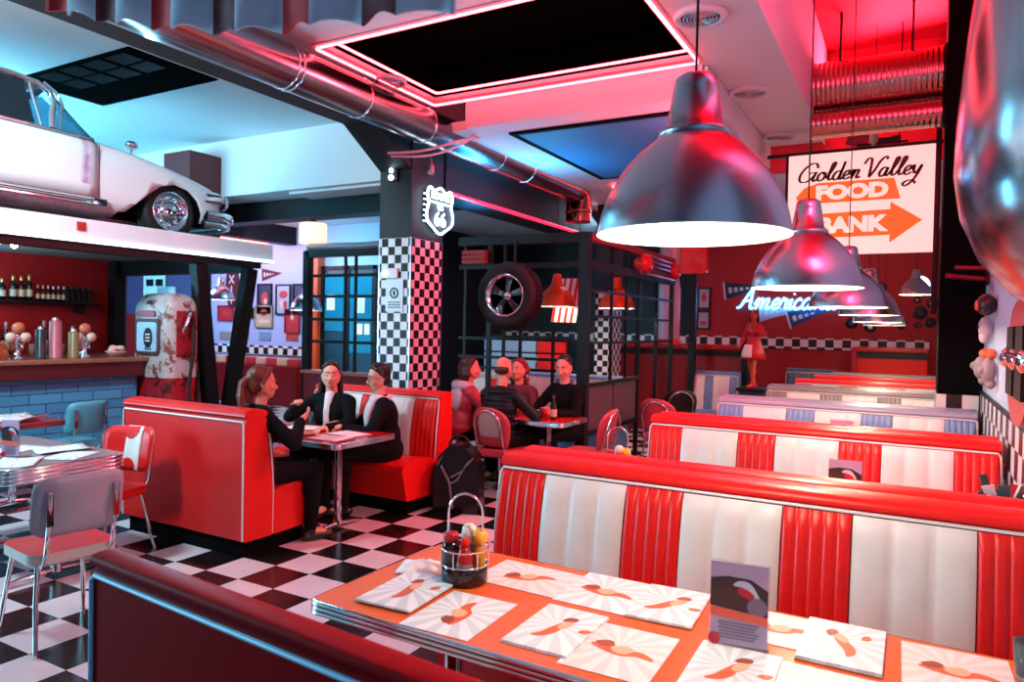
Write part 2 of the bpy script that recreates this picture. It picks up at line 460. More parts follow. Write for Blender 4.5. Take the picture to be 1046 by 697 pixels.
rows = [(-1.735, 3.0, RED, 0, 'red and white striped booth nearest the orange front table'),
        (-1.655, 5.0, RED, 0, 'second striped booth from the front, red and white, a photo card standing before it'),
        (-1.61, 6.85, GREYBLUE, 1, 'pale blue and white striped booth ending beside the black column'),
        (-1.50, 8.75, GREY, 2, 'grey and white striped booth just behind the pale blue one'),
        (-1.41, 10.3, RED, 0, 'red and white booth next behind the grey striped booth'),
        (-1.30, 11.4, RED, 0, 'low looking red and white booth second from the far red bench'),
        (-1.16, 12.5, GREY, 2, 'farthest striped booth right before the red bench at the end')]
for x0, y, m, k, lab in rows:
    cols = [[RED, WHITE], [BLUE, WHITE], [GREY, WHITE]][k]
    booth(lab, x0, .455, y, m, PAT, cols, y < 10, group='striped booths along the right wall')
fb = booth('dark red booth back with blue piping, cut off at bottom edge in front', -2.0, .455, 1.06, mat('deep_red_vinyl', '8c0610', .5, bump=.03, spec=.04), PAT, [RED, WHITE], False, flip=True,
      pipe=mat('pale_blue_piping', '8fd0ee', .4, var=0), thick=.08, rh=.018); fb.scale = (1, 1, .98); fb.rotation_euler = (0, 0, PI-.08)
booth('plain red booth back seen from behind, in the left aisle', -5.38, -4.0, 3.61, RED, [(.25, 0, 5), (.40, 1, 3), (.25, 0, 5), (.48, 1, 3)], [RED, WHITE], False, flip=True)
booth('red booth end with white stripes against the checkered pillar', -5.32, -3.77, 5.40, RED, [(.25, 0, 5), (.40, 1, 3), (.25, 0, 5), (.40, 1, 3), (.28, 0, 5)], [RED, WHITE], False)

# ------------------------------------------------------------------ tables
def edge_loop(mb, x0, x1, y0, y1, r, prof, mat_=0):
    loops = []
    for off, z in prof:
        loops.append([(p[0], p[1], z) for p in rrect(x0-off, x1+off, y0-off, y1+off, r+off, 5)])
    n = len(loops[0]); vs = [p for l in loops for p in l]; fs = []
    for i in range(len(loops)-1):
        for j in range(n):
            fs.append((i*n+j, i*n+(j+1) % n, (i+1)*n+(j+1) % n, (i+1)*n+j))
    mb.add(vs, fs, mat_, True)
TOPRED = mat('red_orange_laminate', 'e4642e', .22, nscale=2, var=.05)
def diner_table(label, x0, x1, y0, y1, topmat, legs, r=.04, apron=.045, z=.75, group=None, ribs=3, edge=None):
    cx, cy = (x0+x1)/2, (y0+y1)/2; a, b = (x1-x0)/2, (y1-y0)/2
    t = thing('diner_table', label, 'table', (cx, cy, 0), 0, group)
    m = MB(); m.prism(rrect(-a, a, -b, b, r), z-apron, z, 'z'); m.build('table_top', topmat, t)
    e = MB(); prof = [(.0005, z+.001)]
    for i in range(ribs):
        za = z - apron*i/ribs; zb = z-apron*(i+1)/ribs
        for k in range(5):
            q = k/4; prof.append((.004+.009*math.sin(PI*q), za+(zb-za)*q))
    prof.append((.0005, z-apron-.001)); edge_loop(e, -a, a, -b, b, r, prof[::-1]); e.build('edge_trim', edge or CHROME, t)
    for lx in legs:
        l = MB(); l.cyl((lx, 0, .03), (lx, 0, z-apron), .032, n=16)
        l.tube([(lx, -b*.8, .012), (lx, -b*.6, .03), (lx, 0, .045), (lx, b*.6, .03), (lx, b*.8, .012)], .018, 8)
        l.box(lx-.06, lx+.06, -b*.7, b*.7, z-apron-.02, z-apron)
        l.build('leg', CHROME, t)
    return t
TB1 = diner_table('orange red front table with chrome edge, laid with placemats', -1.69, .44, 1.695, 2.44, TOPRED, (-.75, .75)); TB1.rotation_euler = (0, 0, -.02)
TB2 = diner_table('red table between the two nearest striped booths, almost hidden', -1.66, .44, 3.75, 4.42, TOPRED, (-.75, .75))
TB3 = diner_table('red table behind the second striped booth, almost hidden', -1.6, .44, 5.62, 6.26, TOPRED, (-.75, .75))
TB4 = diner_table('red topped table where three people talk, chrome edged', -5.15, -3.72, 4.0, 4.7, mat('red_laminate', 'b5121c', .2, nscale=2, var=.05), (.42, -.45))
TB5 = diner_table('dark red table with the bottle where a man in black sits', -3.85, -2.88, 6.12, 6.72, mat('red_laminate', 'b5121c', .2), (.2, -.3))
TB6 = diner_table('chrome ribbed table at left edge beside the silver backed chair', -5.9, -4.6, 2.2, 2.95, mat('grey_laminate', '9a8a90', .18, nscale=2, var=.06), (.5, -.4), r=.1, apron=.1, ribs=4)
TB7 = diner_table('small red edged table near blue brick bar, papers on it', -7.15, -6.5, 3.05, 3.6, mat('red_laminate', 'b5121c', .2), (0,), r=.05, edge=mat('red_edge', '7a4048', .25, .5))

# ------------------------------------------------------------------ placemats and menus
def sunburst(name, base, ray, n=26):
    t = NT(name); s = t.node('SeparateXYZ'); t.link(t.coord(), s.inputs[0])
    a = t.math('ARCTAN2', t.math('ADD', s.outputs[1], -.02), t.math('ADD', s.outputs[0], .01))
    r = t.math('GREATER_THAN', t.math('SINE', t.math('MULTIPLY', a, n)), 0)
    f = t.math('MULTIPLY', r, .55); t.set(base=t.mix(f, lin(base), lin(ray)), rough=.45); MATS[name] = t.mat; return t.mat
SUN = sunburst('sunburst_print', 'e6eaee', 'b4c0c8', 15); SUNP = sunburst('pink_sunburst_print', 'ece0e0', 'd8c2c2', 15)
INK = mat('orange_ink', 'd0603a', .5, nscale=40, var=.3); INK2 = mat('pale_ink', 'eeb090', .5, nscale=40, var=.2); INK3 = mat('dark_ink', '8a4030', .5, nscale=30, var=.2)
def blob(pts, per=4): return [tuple(p) for p in spline(pts, per, True)]
FIG = [  # reclining diner-style figure, three ink shapes
    ([(-.09,-.02),(-.05,.015),(.0,.01),(.05,.03),(.09,.02),(.1,.005),(.05,-.005),(.02,-.03),(-.04,-.035)], 0),
    ([(-.03,.0),(.0,.035),(.03,.02),(.02,-.015),(-.01,-.02)], 1),
    ([(-.085,.0),(-.06,.03),(-.035,.022),(-.04,-.005),(-.065,-.015)], 2)]
FIG2 = [([(-.08,-.05),(-.05,-.03),(-.02,.0),(.02,.035),(.04,.03),(.02,-.0),(-.01,-.04),(-.05,-.06)], 0),
        ([(.0,.0),(.03,.045),(.055,.05),(.05,.02),(.02,-.01)], 1),
        ([(.02,.05),(.045,.07),(.07,.06),(.06,.04),(.035,.04)], 2),
        ([(.06,-.03),(.08,-.02),(.1,-.03),(.08,-.045)], 0)]
def place_print(kind, label, cx, cy, rz, z0, thick, w, h, fig, group, m=None, frot=0, lean=0):
    t = thing(kind, label, 'menu' if kind == 'menu_booklet' else 'placemat', (cx, cy, z0), rz, group)
    t.rotation_euler = (lean, 0, rz)
    b = MB()
    if thick > .003:
        nl = 3
        for i in range(nl): b.box(-w/2+.002*i, w/2-.001*i, -h/2+.001*i, h/2-.0015*i, thick*i/nl, thick*(i+1)/nl-.0004)
    else: b.box(-w/2, w/2, -h/2, h/2, 0, thick)
    bo_ = b.build('booklet' if kind == 'menu_booklet' else 'sheet', m or SUN, t)
    f = MB(); ca, sa = math.cos(frot), math.sin(frot)
    for k, (poly, mi) in enumerate(fig):
        f.prism([(p[0]*ca-p[1]*sa, p[0]*sa+p[1]*ca) for p in blob(poly)], thick, thick+.0004+.0003*k, 'z', mi)
    f.build('printed_figure', [INK, INK2, INK3], bo_)
    return t
TZ = .7515
# w runs along x, h along y
place_print('menu_booklet', 'sunburst menu leaning on the napkin at the left end of the table', -1.46, 1.935, .06, TZ+.006, .006, .215, .32, FIG2, 'printed menus on the front table', frot=.9, lean=.0)
place_print('placemat', 'sunburst placemat below the condiment caddy, orange figure printed', -1.215, 1.872, .03, TZ, .0012, .24, .315, FIG, 'sunburst placemats', frot=1.5)
place_print('placemat', 'sunburst placemat behind the condiment caddy, touching the striped booth side', -1.19, 2.275, -.03, TZ, .0012, .33, .25, FIG, 'sunburst placemats', m=SUNP, frot=.25)
place_print('menu_booklet', 'thick sunburst menu at the near edge in middle of the table', -.907, 1.925, .0, TZ, .008, .21, .318, FIG2, 'printed menus on the front table', frot=.5)
place_print('placemat', 'pink toned placemat tucked under the middle menu near table edge', -.695, 1.895, .02, TZ, .0012, .25, .315, FIG, 'sunburst placemats', m=SUNP, frot=-.3)
place_print('placemat', 'sunburst placemat half under a curled menu at the far edge', -.90, 2.29, -.01, TZ, .0012, .25, .31, FIG, 'sunburst placemats', frot=-.25)
place_print('menu_booklet', 'slightly curled menu lying left of the standing card', -.675, 2.285, .05, TZ+.003, .007, .21, .31, FIG2, 'printed menus on the front table', frot=.2)
place_print('menu_booklet', 'menu in front of the standing card at the bottom of picture', -.40, 1.93, .02, TZ, .008, .22, .30, FIG2, 'printed menus on the front table', frot=.4)
place_print('menu_booklet', 'thick menu right of the standing card near the white stripes', -.16, 2.26, .0, TZ+.002, .010, .217, .315, FIG2, 'printed menus on the front table', frot=1.2)
place_print('placemat', 'pink placemat behind the standing card, partly covered', -.335, 2.29, .0, TZ, .0012, .30, .25, FIG, 'sunburst placemats', m=SUNP)
place_print('placemat', 'pink placemat in the right corner of the front table', .12, 2.25, .02, TZ, .0012, .26, .30, FIG, 'sunburst placemats', m=SUNP, frot=-.2)
place_print('placemat', 'pink paper at bottom edge right of the front menu', -.16, 1.93, .02, TZ, .0012, .26, .29, FIG, 'sunburst placemats', m=SUNP)
# crumpled napkin
nk = MB(); rr = random.Random(3); hh = [[rr.uniform(.0, .02) for _ in range(9)] for _ in range(9)]
def nfn(u, v):
    i = min(8, int(round(u*8))); j = min(8, int(round(v*8)))
    return (u*.17-.085, v*.15-.075, .003+hh[i][j]*math.sin(PI*u)*math.sin(PI*v)*1.6)
nk.grid(nfn, 8, 8)
o = nk.build('napkin', PAPER, loc=(-1.565, 2.15, TZ), rot=(0, 0, .4)); sm = o.modifiers.new('thick', 'SOLIDIFY'); sm.thickness = .002; sm.offset = 1
tag(o, 'crumpled white napkin left of the condiment caddy', 'napkin')

# ------------------------------------------------------------------ condiment caddy
DARKG = mat('dark_glass', '1a0f0e', .1, nscale=8)
def caddy(loc, rz, label, sauce_labels, hi=True):
    t = thing('condiment_caddy', label, 'caddy', loc, rz, 'condiment caddies')
    b = MB(); b.lathe([(.0, .0), (.078, .0), (.082, .006), (.082, .062), (.079, .066), (.076, .062), (.076, .008), (0, .006)], n=36); b.build('tray', mat('gloss_black', '101114', .12), t)
    r = MB(); r.tube(arc((0, 0, .12), .083, 0, 2*PI, 32, 'xy')[:-1], .003, 6, True); r.tube(arc((0, 0, .066), .082, 0, 2*PI, 32, 'xy')[:-1], .003, 6, True)
    for k in range(6):
        a = k*PI/3+.3; r.cyl((.082*math.cos(a), .082*math.sin(a), .06), (.083*math.cos(a), .083*math.sin(a), .12), .0025, n=6)
    r.build('wire_rail', CHROME, t)
    h = MB(); h.tube([(-.062, 0, .066), (-.062, 0, .2)] + [(.062*math.cos(a), 0, .24+.068*math.sin(a)) for a in [PI-PI*i/12 for i in range(13)]] + [(.062, 0, .2), (.062, 0, .066)], .004, 8); h.build('handle', CHROME, t)
    R = Matrix.Rotation(rz, 4, 'Z'); base = Vector(loc)
    def at(x, y): return base + R @ Vector((x, y, .008))
    def bottle(name, lab, pos, prof, mats_, n=16, extra=None):
        b = thing(name, lab, 'bottle', at(*pos), 0, 'bottles in the condiment caddies')
        for part, pf, m in prof:
            q = MB(); q.lathe(pf, n=n); q.build(part, m, b)
    S = sauce_labels
    bottle('ketchup_bottle', 'red ketchup bottle in the %s' % S, (.012, -.044), [('bottle_body', [(0,0),(.026,0),(.03,.01),(.03,.06),(.028,.09),(.02,.115),(.012,.13),(0,.13)], mat('ketchup', 'b0101a', .15)), ('label_band', [(.0302,.03),(.0306,.034),(.0306,.066),(.0302,.07)], mat('label_print', '8a7f84', .4, nscale=60, var=.5)), ('screw_cap', [(.0,.155),(.014,.155),(.016,.15),(.016,.13),(0,.13)], RED)], None)
    bottle('spice_jar', 'dark jar with a grey label in the %s' % S, (-.046, -.018), [('jar_body', [(0,0),(.028,0),(.03,.01),(.03,.12),(.026,.135),(0,.135)], DARKG), ('label_band', [(.0302,.03),(.0306,.034),(.0306,.105),(.0302,.11)], mat('grey_print', '4a4448', .5, nscale=50, var=.6)), ('screw_cap', [(0,.165),(.024,.165),(.027,.16),(.027,.135),(0,.135)], mat('red_cap', 'a81420', .3))], None)
    bottle('mustard_bottle', 'yellow mustard bottle with round cap in the %s' % S, (.05, .012), [('bottle_body', [(0,0),(.02,0),(.022,.01),(.022,.11),(.016,.125),(0,.125)], mat('mustard', 'd98f1c', .3)), ('round_cap', [(0,.178),(.014,.175),(.025,.164),(.029,.148),(.025,.13),(.014,.12),(0,.118)], mat('mustard_cap', 'f0a92e', .3))], None)
    bottle('salt_shaker', 'white capped shaker in the %s' % S, (.004, .04), [('shaker_body', [(0,0),(.022,0),(.026,.01),(.026,.12),(0,.12)], mat('frosted_glass', '8c8a98', .2)), ('shaker_cap', [(0,.185),(.014,.183),(.025,.172),(.028,.15),(.027,.12),(0,.12)], mat('cream_cap', 'efe2d4', .35))], None)
    return t
caddy((-1.365, 2.125, TZ), .3, 'black condiment caddy with wire handle on the orange front table', 'front caddy')
caddy((-1.55, 4.09, TZ), .2, 'condiment caddy with wire hoop showing above the front striped booth', 'caddy behind the front booth')

# ------------------------------------------------------------------ standing cards
CLEAR = mat('acrylic', 'f4f2f6', .05, var=0, trans=.9, ior=1.3)
LILAC = mat('lilac_print', 'b9a8c8', .45, nscale=14, var=.25)
def standing_card(label, loc, rz, w=.155, h=.245, group='standing menu cards', full=True):
    t = thing('standing_card', label, 'menu card', loc, rz, group)
    s = MB(); s.box(-w/2-.004, w/2+.004, -.001, .0005, .0, h+.004); s.box(-w/2-.004, w/2+.004, -.03, .03, 0, .0025); s.build('clear_stand', CLEAR, t)
    c = MB(); c.box(-w/2, w/2, -.0035, -.0015, .014, h); cs = c.build('card_sheet', LILAC, t)
    p = MB()
    # photo area with an old car and a chequered flag feel
    p.prism([(-w/2, h*.47), (w/2, h*.40), (w/2, h*.72), (w*.2, h*.83), (-w*.2, h*.84), (-w/2, h*.8)], -.0042, -.0036, 'y', 0)
    p.prism(blob([(-w*.42, h*.53), (w*.1, h*.48), (w*.32, h*.5), (w*.2, h*.6), (-.2*w, h*.72), (-.45*w, h*.7)]), -.0048, -.0042, 'y', 1)
    p.prism(blob([(0, h*.65), (w*.22, h*.6), (w*.26, h*.66), (w*.1, h*.72), (-.02*w, h*.71)]), -.0053, -.0046, 'y', 2)
    p.prism(blob([(-.1*w, h*.74), (.1*w, h*.72), (w*.3, h*.6), (w*.36, h*.62), (w*.2, h*.78), (0, h*.8)]), -.0052, -.0045, 'y', 4)
    p.prism([(w*.32+.027*math.cos(a*PI/8), h*.52+.027*math.sin(a*PI/8)) for a in range(16)], -.0056, -.005, 'y', 3)
    p.prism([(-w/2, h*.37), (w/2, h*.32), (w/2, h*.42), (-w/2, h*.48)], -.0058, -.0046, 'y', 5)
    for i in range(6):
        p.box(-w*.36+.004*(i % 2), w*.36-.006*(i % 3), -.0046, -.0036, h*(.30-.035*i)-.002, h*(.30-.035*i)+.003, 3)
    p.prism([(-w*.42+.017*math.cos(a*PI/8), h*.1+.017*math.sin(a*PI/8)) for a in range(16)], -.0056, -.004, 'y', 2)
    p.build('card_print', [mat('card_dark', '2a2430', .45, nscale=30, var=.5), mat('card_brown', '3c2a26', .45), mat('card_red', 'c0203a', .45), mat('card_grey', '7a6f86', .45), mat('card_pale', 'cdd6e2', .45), mat('card_coral', 'ec6a52', .45)], cs)
    return t
standing_card('lilac menu card in clear stand on the orange front table', (-.415, 2.08, TZ), .12)
standing_card('red and dark photo card standing between the two nearest striped booths', (-.30, 4.08, TZ), .05)
standing_card('small photo card showing just above the second striped booth', (-.47, 5.95, TZ), .05)
standing_card('white card holder on the chrome table at the left edge', (-4.99, 2.42, TZ), .5, .11, .24)
# papers on the other tables
def sheet(label, x, y, rz, w, h, z=TZ, m=None, curl=0, group='loose papers', cat='paper', name='paper_sheet'):
    s = MB(); s.grid(lambda u, v: ((u-.5)*w, (v-.5)*h, .002+curl*((u-.5)**2*2+(v-.5)**3)), 6, 6)
    o = s.build(name, m or SUN, loc=(x, y, z), rot=(0, 0, rz)); q = o.modifiers.new('thick', 'SOLIDIFY'); q.thickness = .0015; q.offset = 1
    return tag(o, label, cat, group)
sheet('white menu sheet at the right end of the chrome table', -4.78, 2.68, .5, .22, .31)
sheet('white menu sheet in the middle of the chrome table, curled', -5.0, 2.75, -.2, .22, .31, curl=.03)
sheet('white sheet on near left corner of the chrome table', -4.78, 2.36, .9, .22, .31, curl=.02)
sheet('white sheet behind the card holder on the chrome table', -5.28, 2.6, .3, .22, .31)
sheet('white papers on the small red edged table, right half', -6.72, 3.36, .4, .24, .33, curl=.08)
sheet('folded paper beside the papers on small red edged table', -6.95, 3.3, -.3, .22, .3, curl=.05)
sheet('printed sheet at the near end of the talking group table', -3.98, 4.2, .1, .31, .22, m=PAPER)
sheet('printed sheet in front of the woman in the white scarf', -4.0, 4.45, -.15, .31, .22, m=PAPER)
sheet('printed sheet before the red haired woman', -4.4, 4.16, .0, .31, .22, m=PAPER)
sheet('printed sheet before the woman facing the camera', -4.55, 4.5, .2, .31, .22, m=PAPER)
# bits at the right wall end of the second table
gl = MB(); gl.lathe([(0, 0), (.03, 0), (.034, .01), (.04, .1), (.038, .1), (.032, .012), (0, .008)], n=20)
tag(gl.build('drinking_glass', CLEAR, loc=(.285, 2.3, TZ+.0015)), 'clear glass at right edge of the front table', 'glass')
b = MB(); b.lathe([(0, 0), (.06, 0), (.09, .1), (.1, .16), (.095, .16), (.085, .1), (.055, .01), (0, .008)], n=20)
tk = thing('cutlery_pot', 'pot of napkins and sachets by the wall behind the front booth', 'pot', (.375, 4.1, TZ))
b.build('pot', mat('gloss_black', '101114', .12), tk)
for k, (dx, dy, c) in enumerate(((-.03, 0, 'd8d0d4'), (.03, .02, 'c42030'), (0, -.04, '3a5560'), (.04, -.03, 'e8dcd8'), (-.04, .03, '1e2024'))):
    q = MB(); q.bar((dx*.6, dy*.6, .05), (dx*1.9, dy*1.9, .19+.01*k), .05, .01); q.build('napkin_sachet', mat('sachet_%s' % c, c, .5), tk)
# ------------------------------------------------------------------ chairs
def chair(label, loc, rz, seatm, backm, trim=None, hoop=False, group=None, stripe=False, seatside=None):
    """dinette chair facing +y"""
    t = thing('dinette_chair', label, 'chair', loc, rz, group)
    s = MB(); s.prism(rrect(-.21, .21, -.2, .21, .08, 6), .435, .485, 'z'); s.m = [1 if len(f) == 4 else 0 for f in s.f]; s.build('seat', [seatm, seatside or seatm], t, bevel=.014, seg=3)
    a = MB(); a.tube([(x, y, .43) for x, y in rrect(-.19, .19, -.18, .19, .07, 6)], .012, 8, True); a.build('seat_ring', CHROME, t)
    for sx in (-1, 1):
        for (y0, y1) in ((.15, .22), (-.15, -.24)):
            l = MB(); l.tube([(sx*.165, y0, .43), (sx*.185, y0*.6+y1*.4, .25), (sx*.205, y1, .012)], [.0125, .0125, .011], 10); l.cyl((sx*.205, y1, 0), (sx*.205, y1, .02), .014, n=10); l.build('leg', CHROME, t)
    b = MB(); pw = .215
    def outl(shrink=0):
        if hoop:
            pts = [(-pw*.82+shrink, .52), (-pw+shrink, .70), (-pw*.9+shrink, .82), (-pw*.5, .885-shrink), (0, .90-shrink), (pw*.5, .885-shrink), (pw*.9-shrink, .82), (pw-shrink, .70), (pw*.82-shrink, .52)]
            return [tuple(p) for p in spline([Vector((q[0], q[1], 0)) for q in pts], 4)]
        return [(p[0], p[1]) for p in rrect(-pw+shrink, pw-shrink, .565, .875-shrink, .075, 6)]
    for k, (yy, mm) in enumerate(((0, 0), (1, 1))): pass
    ol = [(p[0], p[1]) for p in outl()]
    def cy(x, z): return -.205 - (z-.5)*.20 + .10*((x/pw)**2)*.5
    n = len(ol); c = (0, sum(p[1] for p in ol)/n)
    vs = []; fs = []; mi = []
    rings = 5; layers = []
    for side in (0, 1):
        for k in range(rings+1):
            f = 1-k/rings*.999
            for p in ol:
                x = p[0]*f; z = c[1]+(p[1]-c[1])*f
                th = .022*(1-f**6) + .004
                layers.append((x, cy(x, z) + (th if side else -th*.55), z))
    b.v = layers[:]; fc = []
    for side in (0, 1):
        o = side*(rings+1)*n
        for k in range(rings):
            for j in range(n):
                q = (o+k*n+j, o+k*n+(j+1) % n, o+(k+1)*n+(j+1) % n, o+(k+1)*n+j)
                fc.append((q if side == 0 else q[::-1], side, layers[q[0]][0]))
    for j in range(n):
        q = (j, (j+1) % n, (rings+1)*n+(j+1) % n, (rings+1)*n+j); fc.append((q[::-1], 2, 0))
    for q, sd, x in fc:
        b.f.append(q); b.s.append(True)
        b.m.append(0 if sd == 1 or (hoop and sd == 0 and min(q) >= n*2) else 2)
    bk_ = b.build('backrest', [backm, backm, trim or backm], t)
    if stripe:
        g = MB(); g.grid(lambda u, v: (-.10+.14*u, cy(-.10+.14*u, .56+.318*v)+.0275-.012*abs(2*v-1)**8, .56+.318*v), 6, 12); o = g.build('white_stripe', WHITE, bk_); sm = o.modifiers.new('thick', 'SOLIDIFY'); sm.thickness = .004; sm.offset = 0
    if hoop:
        h = MB(); pts = [(-.15, -.16, .40), (-.155, -.215, .52), (-.155, -.262, .70)] + [(-.155*math.cos(q), -.272-.012*math.sin(q), .72+.155*math.sin(q)*.95) for q in [PI*i/12 for i in range(13)]] + [(.155, -.262, .70), (.155, -.215, .52), (.15, -.16, .40)]
        h.tube(pts, .011, 8); h.build('back_hoop', CHROME, t)
    else:
        for sx in (-1, 1):
            r = MB(); r.tube([(sx*.155, -.16, .40), (sx*.155, -.225, .50), (sx*.155, -.245, .60), (sx*.155, -.27, .80)], .011, 8); r.obox((sx*.155, -.262, .72), (.03, .012, .17)); r.build('back_bar', CHROME, t)
    return t
SILVER = mat('silver_vinyl', 'a9a4b4', .35, bump=.05)
REDPAINT = mat('marbled_red_seat', 'd4303c', .35, nscale=14, var=.5)
AQUA = mat('aqua_vinyl', '4fa4b8', .35, bump=.05)
PINKV = mat('dusty_red_vinyl', 'b03a48', .4, bump=.05)
chair('silver backed chair with marbled red seat in the left foreground', (-3.87, 2.12, 0), PI/2-.12, REDPAINT, SILVER, SILVER, seatside=mat('cream_side', 'cfc4bc', .4))
chair('red and white striped chair behind the silver backed chair', (-4.86, 2.95, 0), PI+.25, RED, RED, WHITE, stripe=True)
chair('aqua blue chair beside the blue brick bar', (-6.97, 3.9, 0), PI/2+.15, AQUA, AQUA, AQUA)
chair('hoop backed chair under the bald man in the dark jacket', (-3.42, 5.98, 0), -.12, PINKV, mat('cream_vinyl', 'a89a9c', .4), PINKV, hoop=True)
chair('dusty red hoop backed chair by the blue booth panel, empty', (-2.42, 7.85, 0), -.1, PINKV, PINKV, PINKV, hoop=True)
chair('black hoop backed chair of the woman facing the camera', (-4.72, 4.93, 0), PI+.5, mat('black_vinyl', '141416', .35), mat('black_vinyl', '141416', .35), hoop=True)
chair('dark chair in front of the far blue and white bench', (-2.72, 9.3, 0), .5, mat('black_vinyl', '141416', .35), mat('black_vinyl', '141416', .35), hoop=True)
chair('red backed chair half hidden at right end of bottle table', (-2.72, 6.35, 0), PI/2, PINKV, PINKV, PINKV, hoop=True)

# ------------------------------------------------------------------ pendant lamps
def metal_brushed(name, color, rough):
    t = NT(name); n = t.noise(3, 2); t.set(base=lin(color), metal=1, rough=t.math('ADD', t.math('MULTIPLY', n, .06), rough-.03))
    t.b.inputs['Anisotropic'].default_value = .7
    MATS[name] = t.mat; return t.mat
ALU = metal_brushed('brushed_aluminium', 'b0b0ba', .25)
WHITEIN = mat('white_enamel', 'f6f0e6', .5, var=0)
BULB = glow('warm_bulb', 'ffe2b8', 32)
OUTP = [(.275, .0), (.272, .02), (.262, .065), (.245, .11), (.222, .155), (.19, .20), (.15, .243), (.115, .272), (.10, .284)]
def pendant(label, x, y, z, ztop, s=1.0, power=60, group='brushed metal pendant lamps', shade=None, spot=True):
    t = thing('pendant_lamp', label, 'lamp', (x, y, z), 0, group)
    m = MB(); m.lathe([(r*s, h*s) for r, h in OUTP], n=56); sh_ = m.build('shade', shade or ALU, t)
    m = MB(); m.lathe([(.099*s, .280*s), (.147*s, .240*s), (.186*s, .197*s), (.217*s, .152*s), (.241*s, .108*s), (.258*s, .064*s), (.2685*s, .02*s), (.2735*s, 0), (.2755*s, -.001), (.2755*s, .002)], n=56); m.lathe([(.0, .279*s), (.099*s, .279*s)], n=40); m.build('shade_lining', WHITEIN, sh_)
    m = MB(); m.lathe([(.10*s, .284*s), (.103*s, .286*s), (.10*s, .302*s), (.082*s, .306*s), (.064*s, .42*s), (.058*s, .452*s), (.045*s, .462*s), (.006, .466*s)], n=40); m.build('socket_cap', shade or ALU, t)
    m = MB(); m.cyl((0, 0, .46*s), (0, 0, ztop-z), .004, n=8); m.build('cord', BLACK, t)
    m = MB(); m.ell((0, 0, .13*s), .045*s, 16, 12); m.cyl((0, 0, .16*s), (0, 0, .25*s), .02*s, .025*s, 12); m.build('bulb', BULB, t)
    l = bpy.data.lights.new('bulb_light', 'POINT'); l.energy = power; l.color = (1, .82, .62); l.shadow_soft_size = .03
    lo = bpy.data.objects.new('bulb_light', l); COL.objects.link(lo); lo.location = (x, y, z+.07*s)
    return t
pendant('large brushed metal pendant lamp in the foreground above the orange table', -.575, 2.08, 1.925, 4.7, power=40)
pendant('brushed metal pendant lamp hanging second, in front of the food sign', -.51, 4.05, 1.885, 4.7, power=42)
pendant('brushed metal pendant lamp hanging third, below the arrow of the sign', -.46, 6.0, 1.85, 4.7, power=36)
pendant('metal pendant lamp fourth along the booth row', -.42, 8.0, 1.84, 4.7, power=30)
pendant('metal pendant lamp fifth along the booth row', -.42, 9.9, 1.80, 3.46, power=25)
pendant('metal pendant lamp farthest along the booth row', -.40, 11.6, 1.78, 3.46, power=25)
pendant('small pendant lamp near the wall of records', -.02, 10.6, 2.17, 3.46, .7, power=12)
ORSH = mat('orange_shade', 'd6481c', .35, .3)
pendant('orange lit pendant lamp behind the hanging tyre', -4.45, 9.2, 1.95, 3.52, 1.0, 14, 'pendant lamps behind the cage', ORSH)
pendant('orange and grey pendant lamp before the far checkered column', -3.55, 9.2, 1.93, 3.52, .9, 14, 'pendant lamps behind the cage', ORSH)
pendant('pendant lamp by the picture wall, left of the cage', -9.3, 9.2, 1.86, 3.56, 1.0, 14, 'pendant lamps behind the cage')
pendant('silver pendant lamp below the exit sign', -11.5, 9.2, 2.05, 3.56, .9, 8, 'pendant lamps behind the cage')
# ------------------------------------------------------------------ car on the bar roof
def car_paint():
    t = NT('worn_cream_paint'); n1 = t.noise(2.2, 6, rough=.7); n2 = t.noise(14, 5, rough=.7)
    s = t.node('SeparateXYZ'); t.link(t.coord(), s.inputs[0])
    low = t.math('SMOOTH_MAX', t.math('MULTIPLY', t.math('SUBTRACT', .34, s.outputs[2]), 4), 0)
    patch = t.math('MULTIPLY', t.math('SUBTRACT', 1, t.math('MULTIPLY', t.math('ABSOLUTE', t.math('SUBTRACT', s.outputs[1], .81)), 11)), t.math('GREATER_THAN', s.outputs[2], .45))
    patch = t.math('MAXIMUM', patch, 0)
    k = t.math('ADD', t.math('MULTIPLY', low, .55), t.math('MULTIPLY', patch, .45))
    wear = t.math('MULTIPLY', k, t.math('ADD', n1, t.math('MULTIPLY', n2, .6)))
    r = t.ramp(t.math('ADD', wear, t.math('MULTIPLY', t.math('SUBTRACT', n2, .5), .18)), [(.12, lin('e6e2e4')), (.32, lin('b48fb0')), (.55, lin('6d4468')), (.8, lin('3a2440'))])
    t.set(base=r, rough=.38, coat=.2); MATS['worn_cream_paint'] = t.mat; return t.mat
CARP = car_paint()
t = thing('vintage_car', 'white worn vintage car parked on the bar roof', 'car', (-8.2, 3.4, 2.55))
O = Vector((-8.2, 3.4, 2.55))
ST = [  # y, half width, z bottom, z shoulder, z centre
    (.86, .78, 2.86, 3.22, 3.28), (.95, .86, 2.78, 3.30, 3.36), (1.3, .90, 2.74, 3.38, 3.44), (2.0, .90, 2.73, 3.45, 3.47), (2.8, .90, 2.73, 3.475, 3.47),
    (3.4, .90, 2.73, 3.475, 3.46), (4.0, .90, 2.73, 3.47, 3.46), (4.33, .90, 2.73, 3.46, 3.49), (4.75, .90, 2.73, 3.42, 3.47), (5.1, .90, 2.73, 3.36, 3.42), (5.4, .895, 2.73, 3.30, 3.36), (5.62, .885, 2.74, 3.25, 3.30), (5.80, .86, 2.78, 3.20, 3.24), (5.90, .80, 2.84, 3.13, 3.17), (5.93, .70, 2.9, 3.06, 3.1)]
